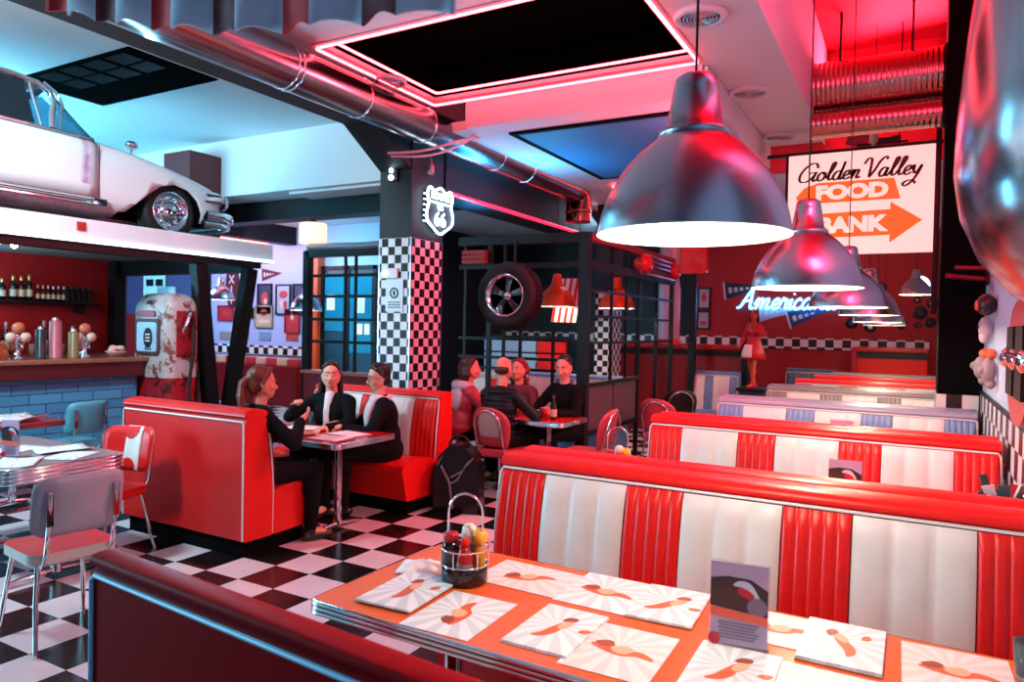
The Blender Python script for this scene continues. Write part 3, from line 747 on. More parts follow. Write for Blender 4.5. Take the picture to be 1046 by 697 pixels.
def sect(st, off=0):
    y, hw, zb, zs, zc = st; hw += off
    half = [(hw-.16, zb), (hw-.05, zb+.05), (hw-.012, zb+.15), (hw, zb+.32*(zs-zb)+.04), (hw, zb+.66*(zs-zb)), (hw-.012, zs-.10), (hw-.035, zs-.04), (hw-.085, zs), (hw-.2, zs-.012), (.35, zc-.012), (0, zc)]
    return half
def interp(y):
    for a, b in zip(ST, ST[1:]):
        if a[0] <= y <= b[0]:
            f = (y-a[0])/(b[0]-a[0]); return tuple(p+(q-p)*f for p, q in zip(a, b))
    return ST[-1]
def loft(mb, stations, m=0):
    rows_ = []
    for st in stations:
        h = sect(st); full = h + [(-x, z) for x, z in h[-2::-1]]
        rows_.append([Vector((x-8.2, st[0], z))-O for x, z in full])
    n = len(rows_[0]); vs = [p for r in rows_ for p in r]; fs = []
    for i in range(len(rows_)-1):
        for j in range(n):
            fs.append((i*n+j, i*n+(j+1) % n, (i+1)*n+(j+1) % n, (i+1)*n+j))
    mb.add(vs, fs, m, True)
    mb.add(vs[:n], [tuple(range(n))[::-1]], m); mb.add(vs[-n:], [tuple(range(n))], m)
b = MB(); dense = [interp(.86+(5.93-.86)*i/60) for i in range(61)]
loft(b, dense); body = b.build('body', CARP, t, weld=True)
cutter = MB()
for yc in (5.2, 2.05):
    cutter.prism([(yc-.66-3.4, 2.5-2.55), (yc-.60-3.4, 2.74-2.55), (yc-.30-3.4, 3.02-2.55), (yc-.17-3.4, 3.12-2.55), (yc-3.4, 3.165-2.55), (yc+.17-3.4, 3.13-2.55), (yc+.29-3.4, 3.03-2.55), (yc+.36-3.4, 2.88-2.55), (yc+.38-3.4, 2.5-2.55)], .55, 1.2, 'x')
    cutter.prism([(yc-.66-3.4, 2.5-2.55), (yc-.60-3.4, 2.74-2.55), (yc-.30-3.4, 3.02-2.55), (yc-.17-3.4, 3.12-2.55), (yc-3.4, 3.165-2.55), (yc+.17-3.4, 3.13-2.55), (yc+.29-3.4, 3.03-2.55), (yc+.36-3.4, 2.88-2.55), (yc+.38-3.4, 2.5-2.55)], -1.2, -.55, 'x')
co = cutter.build('cutter', BLACKM, t, weld=True)
bo = body.modifiers.new('arch', 'BOOLEAN'); bo.object = co; bo.operation = 'DIFFERENCE'; bo.solver = 'EXACT'
dg = bpy.context.evaluated_depsgraph_get(); me = bpy.data.meshes.new_from_object(body.evaluated_get(dg))
body.modifiers.clear(); body.data = me; bpy.data.objects.remove(co)
me.materials.clear(); me.materials.append(CARP); me.materials.append(BLACKM)
for p in me.polygons:
    c = p.center; p.use_smooth = True
    inside = abs(c.x) < .83 and c.z < .6 and abs(p.normal.z) < .99 and (min(abs(c.y+3.4-5.2), abs(c.y+3.4-2.05)) < .64) and c.z > .1
    p.material_index = 1 if inside else 0
def carpart(mb, name, m, **k):
    mb.v = [tuple(Vector(p)-O) for p in mb.v]; return mb.build(name, m, t, **k)
# doors: thin shells over the flanks
for sx in (1, -1):
    d = MB(); ys = [3.05+(4.335-3.05)*i/12 for i in range(13)]; R0 = []
    for y in ys:
        h = sect(interp(y), .004)[2:8]; R0.append([(-8.2+sx*x, y, max(z, 2.86)) for x, z in h])
    n = len(R0[0]); vs = [p for r in R0 for p in r]; fs = []
    for i in range(12):
        for j in range(n-1):
            q = (i*n+j, (i+1)*n+j, (i+1)*n+j+1, i*n+j+1); fs.append(q if sx > 0 else q[::-1])
    d.add(vs, fs, 0, True); o = carpart(d, 'door', CARP); sm = o.modifiers.new('thick', 'SOLIDIFY'); sm.thickness = .012; sm.offset = 0
    g = MB(); X = -8.2+sx*.906
    g.box(min(X, X-sx*.004), max(X, X-sx*.004), 4.338, 4.345, 2.86, 3.42); g.box(min(X, X-sx*.01), max(X, X-sx*.01), 3.0, 4.34, 2.845, 2.855)
    carpart(g, 'door_gap', BLACKM)
    h = MB(); h.tube([(X+sx*.012, 3.18, 3.30), (X+sx*.03, 3.22, 3.305), (X+sx*.03, 3.34, 3.30), (X+sx*.012, 3.38, 3.295)], .011, 8); carpart(h, 'door_handle', CHROME)
    r = MB(); r.box(min(X-sx*.01, X+sx*.012), max(X-sx*.01, X+sx*.012), 2.7, 4.42, 2.80, 2.835); r.box(min(X-sx*.02, X+sx*.018), max(X-sx*.02, X+sx*.018), 4.28, 4.42, 2.80, 2.87); carpart(r, 'rocker_trim', CHROME, bevel=.006)
    # wheels
    for yc in (5.2, 2.05):
        w = MB(); Rx = Matrix.Rotation(PI/2*sx, 3, 'Y'); cx = -8.2+sx*.74
        w.lathe([(.20, -.09), (.28, -.10), (.315, -.08), (.32, -.04), (.32, .04), (.315, .08), (.28, .10), (.225, .095), (.215, .08), (.2, .07)], (cx, yc, 2.87), 40, 0, Rx)
        tyre = carpart(w, 'wheel', RUBBER)
        q = MB(); c0 = (cx, yc, 2.87)
        q.lathe([(.218, .094), (.226, .10), (.218, .108), (.20, .10), (.185, .075), (.12, .07), (.11, .085), (.085, .105), (.05, .115), (0, .118)], c0, 40, 0, Rx)
        for k in range(10):
            a = 2*PI*k/10; off = Rx @ Vector((.15*math.cos(a), .15*math.sin(a), .075)); q.ell(Vector(c0)+off, (.016, .022, .022), 10, 6)
        cap_ = carpart(q, 'hubcap', CHROME); cap_.parent = tyre
    # eyebrow lamp pod, lenses, bumper
    p = MB(); p.ell((-8.2+sx*.74, 5.78, 3.10), (.165, .19, .095), 24, 14); carpart(p, 'headlamp_pod', CARP)
    p = MB(); p.tube([(-8.2+sx*.905, 5.62, 3.13), (-8.2+sx*.895, 5.80, 3.135), (-8.2+sx*.80, 5.955, 3.12)], .013, 8); p.tube([(-8.2+sx*.905, 5.60, 3.05), (-8.2+sx*.90, 5.80, 3.06), (-8.2+sx*.80, 5.965, 3.05)], .011, 8); carpart(p, 'lamp_trim', mat('tarnished_trim', '3c3c52', .3, .6))
    for dx in (.60, .79):
        p = MB(); p.lathe([(0, .02), (.05, .012), (.075, 0), (.085, .0), (.085, -.03), (.07, -.03)], (-8.2+sx*dx, 5.945, 3.07), 24, 0, Matrix.Rotation(-PI/2, 3, 'X')); carpart(p, 'headlamp', CHROME)
    m_ = MB(); m_.tube([(-8.2+sx*.82, 4.72, 3.40), (-8.2+sx*.86, 4.72, 3.47)], .01, 8); m_.ell((-8.2+sx*.865, 4.71, 3.50), (.05, .07, .045), 16, 10); carpart(m_, 'wing_mirror', CHROME)
bp = MB(); path = spline([(-7.27, 5.58, 2.88), (-7.28, 5.82, 2.88), (-7.42, 6.0, 2.87), (-8.2, 6.05, 2.86), (-8.98, 6.0, 2.87), (-9.12, 5.82, 2.88), (-9.13, 5.58, 2.88)], 5)
bp.tube([(p[0], p[1], p[2]) for p in path], .06, 14); bp.tube([(p[0]*1.0, p[1]-.03, p[2]-.1) for p in path], .04, 12); carpart(bp, 'front_bumper', CHROME)
gr_ = MB()
for i in range(9): gr_.box(-8.7, -7.7, 5.9, 5.945, 2.92+i*.022, 2.93+i*.022)
carpart(gr_, 'grille', CHROME)
# greenhouse
rf = MB()
def roofn(u, v):
    x = -8.2+(u-.5)*1.36; y = 1.95+(3.87-1.95)*v
    e = (1-(abs(u-.5)*2)**4)*(1-(abs(v-.5)*2)**6)
    return (x, y, 3.925+.075*e)
rf.grid(roofn, 14, 16, flip=False); o = carpart(rf, 'roof', CARP); sm = o.modifiers.new('thick', 'SOLIDIFY'); sm.thickness = .045; sm.offset = -1
GL = mat('dark_car_glass', '0b1c26', .05, var=0, spec=.8)
for sx in (1, -1):
    g = MB()
    A = [(2.35, 3.49), (3.75, 3.49), (3.70, 3.90), (2.6, 3.90)]
    vs = [(-8.2+sx*(.86-.26*(z-3.48)), y, z) for y, z in A]; vs += [(x-sx*.01, y, z) for x, y, z in vs]
    g.add(vs, [(0,1,2,3), (7,6,5,4), (0,4,5,1), (1,5,6,2), (2,6,7,3), (3,7,4,0)]); carpart(g, 'side_window', GL)
    g = MB(); P3 = lambda y, z: (-8.2+sx*(.87-.26*(z-3.48)), y, z)
    g.tube([P3(2.2, 3.48), P3(2.55, 3.88), P3(2.75, 3.93), P3(3.6, 3.93), P3(3.82, 3.905), P3(3.92, 3.84), P3(3.95, 3.75), P3(3.91, 3.60), P3(3.90, 3.48)], .028, 8)
    g.tube([P3(3.74, 3.91), P3(3.80, 3.48)], .014, 8); g.tube([P3(2.2, 3.478), P3(4.3, 3.468)], .012, 8)
    g.tube([P3(3.88, 3.93), P3(3.99, 3.86), P3(4.03, 3.74), P3(3.99, 3.6), P3(3.97, 3.48)], .014, 8)
    carpart(g, 'window_frame', CHROME)
ws = MB()
def wsn(u, v):
    a = (u-.5)*2; x = -8.2+a*(.83-.13*v); yb = 4.72-.42*abs(a)**2.2; yt = 3.98-.10*abs(a)**2
    return (x, yb+(yt-yb)*v, 3.47+(3.93-3.47)*v)
ws.grid(wsn, 20, 8); o = carpart(ws, 'windshield', mat('tinted_glass', '6fb0c8', .05, var=0, trans=.75, ior=1.2)); sm = o.modifiers.new('thick', 'SOLIDIFY'); sm.thickness = .008
rw = MB(); rw.grid(lambda u, v: (-8.2+(u-.5)*1.3, 1.45+.5*v, 3.46+.46*v), 8, 4); o = carpart(rw, 'rear_window', GL); sm = o.modifiers.new('thick', 'SOLIDIFY'); sm.thickness = .008

# ------------------------------------------------------------------ bar
def brick_mat():
    t = NT('blue_brick'); s = t.node('SeparateXYZ'); t.link(t.coord(), s.inputs[0]); c = t.node('CombineXYZ')
    t.link(t.math('ADD', s.outputs[1], s.outputs[0]), c.inputs[0]); t.link(s.outputs[2], c.inputs[1])
    b = t.node('TexBrick'); t.link(c.outputs[0], b.inputs['Vector']); b.inputs['Scale'].default_value = 1; b.inputs['Brick Width'].default_value = .31; b.inputs['Row Height'].default_value = .1
    b.inputs['Mortar Size'].default_value = .006; b.inputs['Mortar Smooth'].default_value = .4
    b.inputs['Color1'].default_value = lin('3f93b8'); b.inputs['Color2'].default_value = lin('2f7ea6'); b.inputs['Mortar'].default_value = lin('123f5c')
    t.set(base=b.outputs['Color'], rough=.55); inv = t.math('SUBTRACT', 1, b.outputs['Fac']); t.bump(t.math('ADD', inv, t.math('MULTIPLY', t.noise(30, 3), .3)), .6, .01); return t.mat
t = thing('bar_counter', 'long bar counter with blue painted brick front at the left', 'bar counter', (-7.45, 2.7, 0))
OB = Vector((-7.45, 2.7, 0))
def sub(mb, name, m, par, O_, **k):
    mb.v = [tuple(Vector(p)-O_) for p in mb.v]; return mb.build(name, m, par, **k)
m = MB(); m.box(-7.75, -7.42, .6, 4.85, 0, 1.06); sub(m, 'brick_front', brick_mat(), t, OB)
m = MB(); m.box(-7.85, -7.34, .55, 4.88, 1.04, 1.19); sub(m, 'fascia', mat('dark_red_wood', '4a1116', .35, nscale=20), t, OB, bevel=.006)
m = MB(); m.box(-7.9, -7.30, .5, 4.92, 1.19, 1.24); sub(m, 'counter_top', mat('varnished_wood', '8a5a48', .15, nscale=24, var=.35), t, OB, bevel=.012)
t = thing('bar_roof', 'steel framed bar roof with white lit edge carrying the car', 'canopy', (-7.0, 3.4, 0)); OB = Vector((-7.0, 3.4, 0))
m = MB(); m.box(-9.7, -6.9, .55, 6.2, 2.43, 2.55); sub(m, 'deck', mat('taupe_panel', '6d625c', .6), t, OB)
m = MB(); m.box(-6.90, -6.85, .5, 6.22, 2.36, 2.585); m.box(-9.7, -6.90, 6.2, 6.22, 2.36, 2.585); sub(m, 'fascia', mat('white_fascia', 'dfe6ea', .35, nscale=3), t, OB, bevel=.008)
m = MB(); m.box(-7.08, -6.92, .55, 6.1, 2.29, 2.43); m.box(-9.62, -7.08, 5.94, 6.1, 2.24, 2.43); sub(m, 'beam', BLACKSTEEL, t, OB)
m = MB(); m.box(-6.85, -6.835, .5, 6.22, 2.365, 2.385); sub(m, 'edge_light', glow('cold_led', 'cfeeff', 5), t, OB)
m = MB(); m.bar((-7.0, 5.29, 2.28), (-7.0, 5.55, 0.0), .15, .12, up=(1, 0, 0)); sub(m, 'post', BLACKSTEEL, t, OB)
m = MB(); m.bar((-7.0, 6.0, 2.28), (-7.0, 5.62, 0.0), .15, .12, up=(1, 0, 0)); sub(m, 'post', BLACKSTEEL, t, OB)
m = MB(); m.box(-6.85, -6.838, 3.87, 3.95, 2.47, 2.55); sub(m, 'side_marker', mat('red_lens', 'a02018', .15), t, OB)
m = MB(); m.box(-9.62, -9.45, 5.86, 6.0, 0, 2.43); sub(m, 'rear_post', BLACK, t, OB)
# back wall of the bar, shelf, back counter
struct(MB().box(-9.75, -9.62, .5, 5.86, 0, 2.43).build('wall_bar', WALLRED))
t = thing('bottle_shelf', 'black wall shelf of bottles behind the bar', 'shelf', (-9.5, 4.6, 1.85))
MB().box(-.12, .12, -1.4, 1.05, -.03, 0).build('board', BLACK, t); 
m = MB(); 
for y in (-1.0, .8): m.box(-.12, .1, y, y+.03, -.14, -.03)
m.build('bracket', BLACK, t)
t = thing('back_counter', 'dark counter with glasses along the red wall behind the bar', 'counter', (-9.31, 3.55, 0)); m = MB(); m.box(-.27, .25, -2.6, 2.2, 0, 1.15); m.build('cabinet', mat('dark_cabinet', '1c1012', .4), t)
m = MB(); m.box(-.27, .27, -2.62, 2.22, 1.15, 1.19); m.build('worktop', STEEL, t)
BG = mat('bottle_green', '10201a', .08); BB = mat('bottle_brown', '2a140c', .08); GOLD = mat('gold_foil', 'c89a58', .3, .7)
def bottle(lab, x, y, z, h, r, m, capm, grp, neck=.55):
    t = thing('bottle', lab, 'bottle', (x, y, z), 0, grp)
    q = MB(); q.lathe([(0, 0), (r, .0), (r, h*neck), (r*.75, h*(neck+.12)), (r*.33, h*(neck+.22)), (r*.33, h*.88), (0, h*.88)], n=14); q.build('glass_body', m, t)
    q = MB(); q.lathe([(r*.36, h*(neck+.24)), (r*.42, h*.9), (r*.42, h), (0, h)], n=12); q.build('foil_neck', capm, t)
    q = MB(); q.lathe([(r*1.01, h*.15), (r*1.03, h*.16), (r*1.03, h*.42), (r*1.01, h*.43)], n=14); q.build('label_band', mat('cream_label', 'c8b8a0', .5, nscale=60, var=.4), t)
ORD = ('first', 'second', 'third', 'fourth', 'fifth', 'sixth', 'seventh', 'eighth', 'ninth', 'tenth', 'eleventh', 'twelfth')
for k, (y, h, m_, c) in enumerate(((4.50, .26, BG, GOLD), (4.62, .30, BG, GOLD), (4.71, .30, BB, GOLD), (4.80, .32, BG, GOLD))):
    bottle('%s tall dark gold necked bottle from the left on the bar shelf' % ORD[k], -9.5, y, 1.85, h, .042, m_, c, 'tall bottles on the bar shelf')
for k in range(6):
    bottle('%s small pale necked bottle from left in the middle of bar shelf' % ORD[k], -9.5, 4.90+.062*k, 1.85, .2, .026, BB, mat('silver_foil', 'b8b0b0', .3, .6), 'small bottles on the bar shelf')
for k in range(5):
    t = thing('dark_jar', '%s black square jar from left at the right end of bar shelf' % ORD[k], 'jar', (-9.5, 5.24+.075*k, 1.85), 0, 'black jars on the bar shelf')
    q = MB(); q.prism(rrect(-.032, .032, -.032, .032, .01, 3), 0, .16, 'z'); q.build('jar_body', DARKG, t); q = MB(); q.cyl((0, 0, .16), (0, 0, .195), .025); q.build('screw_cap', BLACK, t)
GLS = mat('glassware', 'c8b0a8', .08, var=0, trans=.6, ior=1.25)
for k in range(11):
    q = MB(); q.lathe([(0, 0), (.03, 0), (.034, .005), (.04, .14), (.036, .14), (.03, .01), (0, .01)], n=14)
    tag(q.build('beer_glass', GLS, loc=(-9.25+.05*(k % 2), 3.5+.17*k, 1.19)), '%s beer glass from the left on the back bar counter' % ORD[k], 'glass', 'beer glasses on the back counter')
for k, (y, h, m_) in enumerate(((4.35, .36, BB), (4.52, .4, BG), (4.95, .42, BG), (5.3, .36, BB), (5.42, .34, BG))):
    bottle('%s dark bottle from the left standing on the back bar counter' % ORD[k], -9.45, y, 1.19, h, .045, m_, mat('silver_foil', 'b8b0b0', .3, .6), 'bottles on the back counter')
# beer taps
def tap(lab, y):
    t = thing('beer_tap', lab, 'beer tap', (-7.58, y, 1.24), 0, 'beer taps on the bar')
    q = MB(); q.lathe([(0, 0), (.06, 0), (.06, .012), (.035, .03), (.03, .10), (.045, .16), (.05, .2), (.04, .24), (0, .25)], n=20); q.build('column', CHROME, t)
    for dy, dz, r in ((-.065, .21, .048), (.065, .21, .048), (0, .30, .055)):
        q = MB(); q.lathe([(0, -.015), (r, -.012), (r, .012), (0, .016)], (.03, dy, dz), 20, 0, Matrix.Rotation(PI/2, 3, 'Y')); q.build('badge', mat('badge_copper' if dz > .25 else 'badge_cream', 'c87a5a' if dz > .25 else 'd8c0b0', .3, nscale=40, var=.3), t)
        q = MB(); q.cyl((0, dy*.6, dz-.12), (.03, dy, dz-.02), .012, .01, 10); q.build('handle', CHROME, t)
    q = MB(); q.tube([(.03, 0, .14), (.09, 0, .14), (.11, 0, .1)], .01, 8); q.build('spout', CHROME, t)
tap('chrome beer tap with round badges at the left of the bar', 3.72)
tap('chrome beer tap with round badges near the right end of the bar', 4.36)
def canister(lab, y, r, h, m_, name='canister'):
    t = thing(name, lab, 'canister', (-7.56, y, 1.24), 0, None)
    q = MB(); q.lathe([(0, 0), (r*1.1, 0), (r, .01), (r*.95, h*.95), (r*.8, h), (0, h)], n=20); q.build('canister_body', m_, t)
    q = MB(); q.lathe([(r*.5, h-.002), (r*.5, h+.03), (0, h+.035)], n=16); q.build('lid', STEEL, t)
canister('dark green canister left of the pink one on the bar', 3.93, .05, .29, mat('dark_green_enamel', '12282a', .3))
canister('dusty pink cylinder on the bar between the taps', 4.07, .058, .38, mat('pink_enamel', 'a85a68', .35))
canister('olive canister just left of the right beer tap', 4.25, .05, .27, mat('olive_enamel', '7a6a3c', .35))
t = thing('bread_dome', 'shiny orange dome cover at the left end of the bar', 'food cover', (-7.58, 3.48, 1.24)); q = MB(); q.lathe([(.16, 0), (.16, .02), (.155, .09), (.12, .16), (.06, .19), (0, .2)], n=28); q.build('dome', mat('copper_dome', 'c8643c', .15, .6), t); q = MB(); q.lathe([(0, .0), (.17, 0), (.17, .012), (0, .012)], n=28); q.ell((0, 0, .215), .02); q.build('base_plate', STEEL, t)
t = thing('bowl', 'bowl of crumpled napkins at the right end of the bar', 'bowl', (-7.56, 4.7, 1.24)); q = MB(); q.lathe([(0, 0), (.06, 0), (.1, .05), (.105, .06), (.095, .055), (.05, .01), (0, .01)], n=24); q.build('dish', mat('pale_dish', 'c8a090', .3), t)
q = MB(); rr = random.Random(5)
for k in range(7): q.ell((rr.uniform(-.05, .05), rr.uniform(-.05, .05), .065+rr.uniform(0, .03)), (.045, .04, .03), 8, 6)
q.build('napkin_heap', mat('pink_paper', 'd8a8a0', .7, nscale=30, var=.3), t)['kind'] = 'stuff'
# small spotlights under the roof
for k, (x, y) in enumerate(((-7.2, 3.76), (-7.58, 3.70), (-7.35, 3.45))):
    t = thing('spotlight', ('lit spotlight nearest the edge under the bar roof', 'spotlight left of the bright one under the bar roof', 'leftmost small spotlight under the bar roof')[k], 'spotlight', (x, y, 2.43), 0, 'spotlights under the bar roof')
    q = MB(); q.cyl((0, 0, 0), (0, 0, -.03), .03); q.cyl((0, 0, -.03), (.03, -.02, -.09), .028, .04, 16); q.build('housing', STEEL, t)
    q = MB(); q.lathe([(0, .0), (.036, 0), (.0, .008)], (.032, -.021, -.096), 16); q.ell((.033, -.022, -.096), .03, 12, 8); q.build('lens', glow('spot_lens', 'ffe0b0', 60), t)

# ------------------------------------------------------------------ petrol pump
def pump_paint(name, base, rust):
    t = NT(name); n = t.noise(7, 7, rough=.75); n2 = t.noise(22, 4)
    t.set(base=t.mix(t.math('GREATER_THAN', t.math('ADD', n, t.math('MULTIPLY', n2, .25)), .68), lin(base), lin(rust)), rough=.4); MATS[name] = t.mat; return t.mat
PW = pump_paint('rusty_white', 'b4a8a8', '7a3a30'); PRD = pump_paint('rusty_red', '9a1420', '3a1412')
t = thing('petrol_pump', 'rusty white and red vintage petrol pump at the bar end', 'petrol pump', (-7.3, 5.12, 0))
def shell(z0, z1, w=.33, d=.2, r=.1, top=0):
    q = MB(); lay = [(z0, 0)]
    if top:
        for i in range(9):
            a = PI/2*i/8; lay.append((z1-top+top*math.sin(a), top*(1-math.cos(a))*.9))
    else: lay.append((z1, 0))
    loops = [[(p[0], p[1], z) for p in rrect(-w+s, w-s, -d+s*.6, d-s*.6, max(.02, r-s*.4), 6)] for z, s in lay]
    n = len(loops[0]); vs = [p for l in loops for p in l]; fs = [(i*n+j, i*n+(j+1) % n, (i+1)*n+(j+1) % n, (i+1)*n+j) for i in range(len(loops)-1) for j in range(n)]
    q.add(vs, fs, 0, True); q.add(loops[0], [tuple(range(n))[::-1]]); q.add(loops[-1], [tuple(range(n))]); return q
q = shell(0.0, 1.02, .335, .205); q.build('lower_cabinet', PRD, t)
q = shell(1.02, 1.20, .338, .208); q.build('band', PW, t)
q = shell(1.20, 1.94, .33, .2, .1, .2); q.build('upper_case', PW, t)
q = MB(); q.prism(rrect(-.24, .18, 1.26, 1.66, .05, 4), -.215, -.195, 'y'); df = q.build('display_frame', mat('rust_brown', '4a2a22', .5), t)
q = MB(); q.prism(rrect(-.20, .14, 1.30, 1.62, .03, 4), -.222, -.214, 'y'); q.build('display_glass', mat('pump_face', 'a9c8e2', .15, nscale=4), df)
q = MB(); q.prism([(.0+.075*math.cos(a*PI/12), 1.45+.11*math.sin(a*PI/12)) for a in range(24)], -.228, -.222, 'y'); 
for i in range(3): q.box(-.05+.04*i, -.03+.04*i, -.226, -.222, 1.315, 1.345)
q.build('dial_badge', BLACK, t)
q = MB()
for i in range(3): q.box(-.04, .04, -.2305, -.228, 1.48-.035*i, 1.494-.035*i)
q.build('dial_print', PAPER, t)
q = MB(); q.lathe([(.05, 0), (.062, .004), (.06, .012), (.045, .015), (0, .012)], (-.03, -.178, 1.80), 24, 0, Matrix.Rotation(PI/2, 3, 'X')); q.build('round_gauge', BLACK, t)
q = MB(); q.prism(rrect(-.21, .1, 1.68, 1.75, .03, 4), -.212, -.19, 'y'); q.build('hood_trim', PRD, t)
q = MB(); q.box(.33, .345, -.12, .12, 1.25, 1.75); q.build('side_panel', PRD, t, bevel=.01)
q = MB(); q.tube([(.35, .03, 1.72), (.38, .02, 1.74), (.40, -.02, 1.66), (.39, -.05, 1.58), (.42, -.1, 1.52)], [.02, .026, .024, .02, .014], 10); q.build('nozzle', CHROME, t)
q = MB(); q.tube(spline([(.35, .06, 1.7), (.41, .04, 1.4), (.40, .0, .9), (.41, .03, .4), (.38, .1, .25), (.36, .14, .6), (.345, .15, 1.1)], 6), .017, 8); q.build('hose', RUBBER, t)
q = MB(); q.box(-.16, .14, -.012, .012, 1.94, 2.02); q.build('top_sign', mat('pump_sign', '9fd0e4', .4, nscale=20, var=.4), t)
# notice box on the partition
t = thing('notice_board', 'white glowing notice board on the purple wall behind the pump', 'notice', (-11.6, 7.895, 2.35))
q = MB(); q.box(-.28, .32, -.02, 0, -.3, .35); nb_ = q.build('board', mat('notice_white', 'cfe2ec', .5), t)
q = MB(); q.box(-.2, .0, -.025, -.02, -.12, .0); q.box(.06, .26, -.025, -.02, -.12, .0); q.box(.06, .26, -.025, -.02, .08, .14); q.build('print', BLACK, nb_)
# ------------------------------------------------------------------ ducts and ceiling fittings
DUCT = mat('galvanised_duct', '8f959c', .22, 1, nscale=4, var=.15)
def spirald():
    t = NT('spiral_duct'); t.set(base=lin('b08a80'), metal=1, rough=.25); return t.mat
t = thing('ventilation_duct', 'long round metal duct running beside the dark ceiling beam', 'duct', (-4.1, 2.6, 3.53))
m = MB(); m.cyl((0, -5.6, 0), (0, 6.3, 0), .165, n=32); m.build('pipe', DUCT, t)
for y in (-.25, -.20, 1.2, 1.25, 2.0, 2.9, 4.2, 4.9):
    m = MB(); m.lathe([(.165, -.008), (.171, -.006), (.171, .006), (.165, .008)], (0, y, 0), 32, 0, Matrix.Rotation(PI/2, 3, 'X')); m.build('seam_ring', CHROME, t)
m = MB(); m.tube([(0, 6.28, 0), (0, 6.42, -.02), (0, 6.5, -.10), (0, 6.5, -.42)], .175, 24); m.lathe([(.176, -.1), (.184, -.09), (.184, -.06), (.176, -.05)], (0, 6.5, -.2), 24); m.build('elbow', mat('copper_elbow', '9a6a60', .2, 1), t)
m = MB(); m.tube(spline([(-.25, 2.7, -.28), (.0, 2.9, -.24), (.25, 3.2, -.1), (.3, 3.7, .05), (.28, 4.2, .06)], 5), .014, 6); m.tube(spline([(-.25, 2.75, -.3), (.05, 3.0, -.26), (.28, 3.3, -.06), (.22, 3.4, .16)], 5), .012, 6); m.build('cable', mat('pale_cable', 'b8c4cc', .4), t)
for k, (y, z, r) in enumerate(((7.55, 4.02, .235), (7.50, 3.65, .13))):
    t = thing('spiral_duct', ('thick spiral foil duct high above the hanging sign', 'thin spiral foil duct just below the thick one')[k], 'duct', (-.4, y, z))
    m = MB(); pr = []; L = 1.1; n = 26 if k == 0 else 24
    for i in range(n*4+1):
        x = -.54+L*i/(n*4); pr.append((r*(1.0-.035*(math.cos(PI*2*i/4)*.5+.5)), x))
    m.lathe(pr, n=32, R=Matrix.Rotation(PI/2, 3, 'Y')); m.build('foil_tube', MATS.get('spiral') or spirald(), t)
    m = MB(); m.lathe([(r+.004, .548), (r+.014, .552), (r+.014, .565), (r+.004, .568), (r-.03, .568)], n=32, R=Matrix.Rotation(PI/2, 3, 'Y')); m.build('end_clamp', BLACKSTEEL, t)
    for x in (.3, -.3):
        m = MB(); m.bar((x, 0, r), (x, 0, 4.7-z), .02); m.build('hanger_rod', BLACKSTEEL, t)
def vent(lab, x, y, z, r=.175):
    t = thing('ceiling_vent', lab, 'vent', (x, y, z), 0, 'round ceiling vents')
    m = MB(); m.lathe([(r, 0), (r+.004, -.012), (r-.005, -.03), (r*.8, -.036), (r*.72, -.02), (r*.72, -.004)], n=40); m.build('ring', CEIL, t)
    m = MB()
    for k in range(5):
        q = r*(.66-.13*k); m.lathe([(q, -.004), (q-.004, -.03), (q-.012, -.03), (q-.008, -.004)], n=32)
    m.lathe([(0, -.03), (r*.08, -.03), (r*.06, -.004)], n=16); m.build('louvre', STEEL, t)
    m = MB(); m.lathe([(0, -.002), (r*.72, -.002)], n=24); m.build('dark_throat', BLACKM, t)
vent('round ceiling vent at the top beside the neon panel corner', -1.31, 4.80, 3.75)
vent('round ceiling vent second along the pink strip', -1.33, 6.50, 3.75)
vent('round ceiling vent farthest along the pink strip, above the sign', -1.34, 8.1, 3.75, .165)
vent('round ceiling vent left of the neon panel, blue lit', -4.0, 4.88, 3.75, .15)
NEONP = glow('pink_neon', 'ff4a58', 11.0)
t = thing('neon_light', 'glowing pink neon tubes framing the dark ceiling panel', 'neon light', (-2.78, 4.8, 3.74))
x0, x1, y0, y1 = -4.03+2.78, -1.53+2.78, 4.04-4.8, 5.59-4.8
for off in (0, .07):
    m = MB(); p = rrect(x0+off, x1-off, y0+off, y1-off, .03, 4); m.tube([(a, b, -.012+off*1.2) for a, b in p], .011, 8, True); m.build('neon_tube', NEONP, t)
m = MB(); p = rrect(x0-.03, x1+.03, y0-.03, y1+.03, .02, 3); q = rrect(x0+.02, x1-.02, y0+.02, y1-.02, .02, 3); n = len(p)
vs = [(a, b, .0) for a, b in p]+[(a, b, .0) for a, b in q]+[(a, b, .02) for a, b in p]+[(a, b, .02) for a, b in q]
fs = []
for j in range(n):
    k = (j+1) % n; fs += [(j, k, n+k, n+j), (2*n+j, 3*n+j, 3*n+k, 2*n+k), (j, 2*n+j, 2*n+k, k), (n+j, n+k, 3*n+k, 3*n+j)]
m.add(vs, fs); m.build('channel', mat('salmon_channel', 'd8808a', .4), t)
# second neon frame farther back
t = thing('neon_light', 'pink neon frame behind the large lamp, farther back on the ceiling', 'neon light', (-2.7, 9.6, 3.5)); m = MB(); m.tube([(a, b, -.02) for a, b in rrect(-.75, .8, -.9, .9, .03, 3)], .015, 8, True); m.build('neon_tube', NEONP, t); m = MB(); m.box(-.72, .77, -.87, .87, -.01, .0); m.build('backing', BLACKM, t)
t = thing('neon_strip', 'thin red neon strip under the dark beam behind the pillar', 'neon light', (-4.44, 8.8, 3.08)); m = MB(); m.cyl((0, -2.3, 0), (0, 2.3, 0), .016, n=8); m.build('neon_tube', glow('red_neon', 'ff1430', 5), t); m = MB(); m.box(-.02, -.012, -2.35, 2.35, -.02, .03); m.build('batten', STEEL, t)
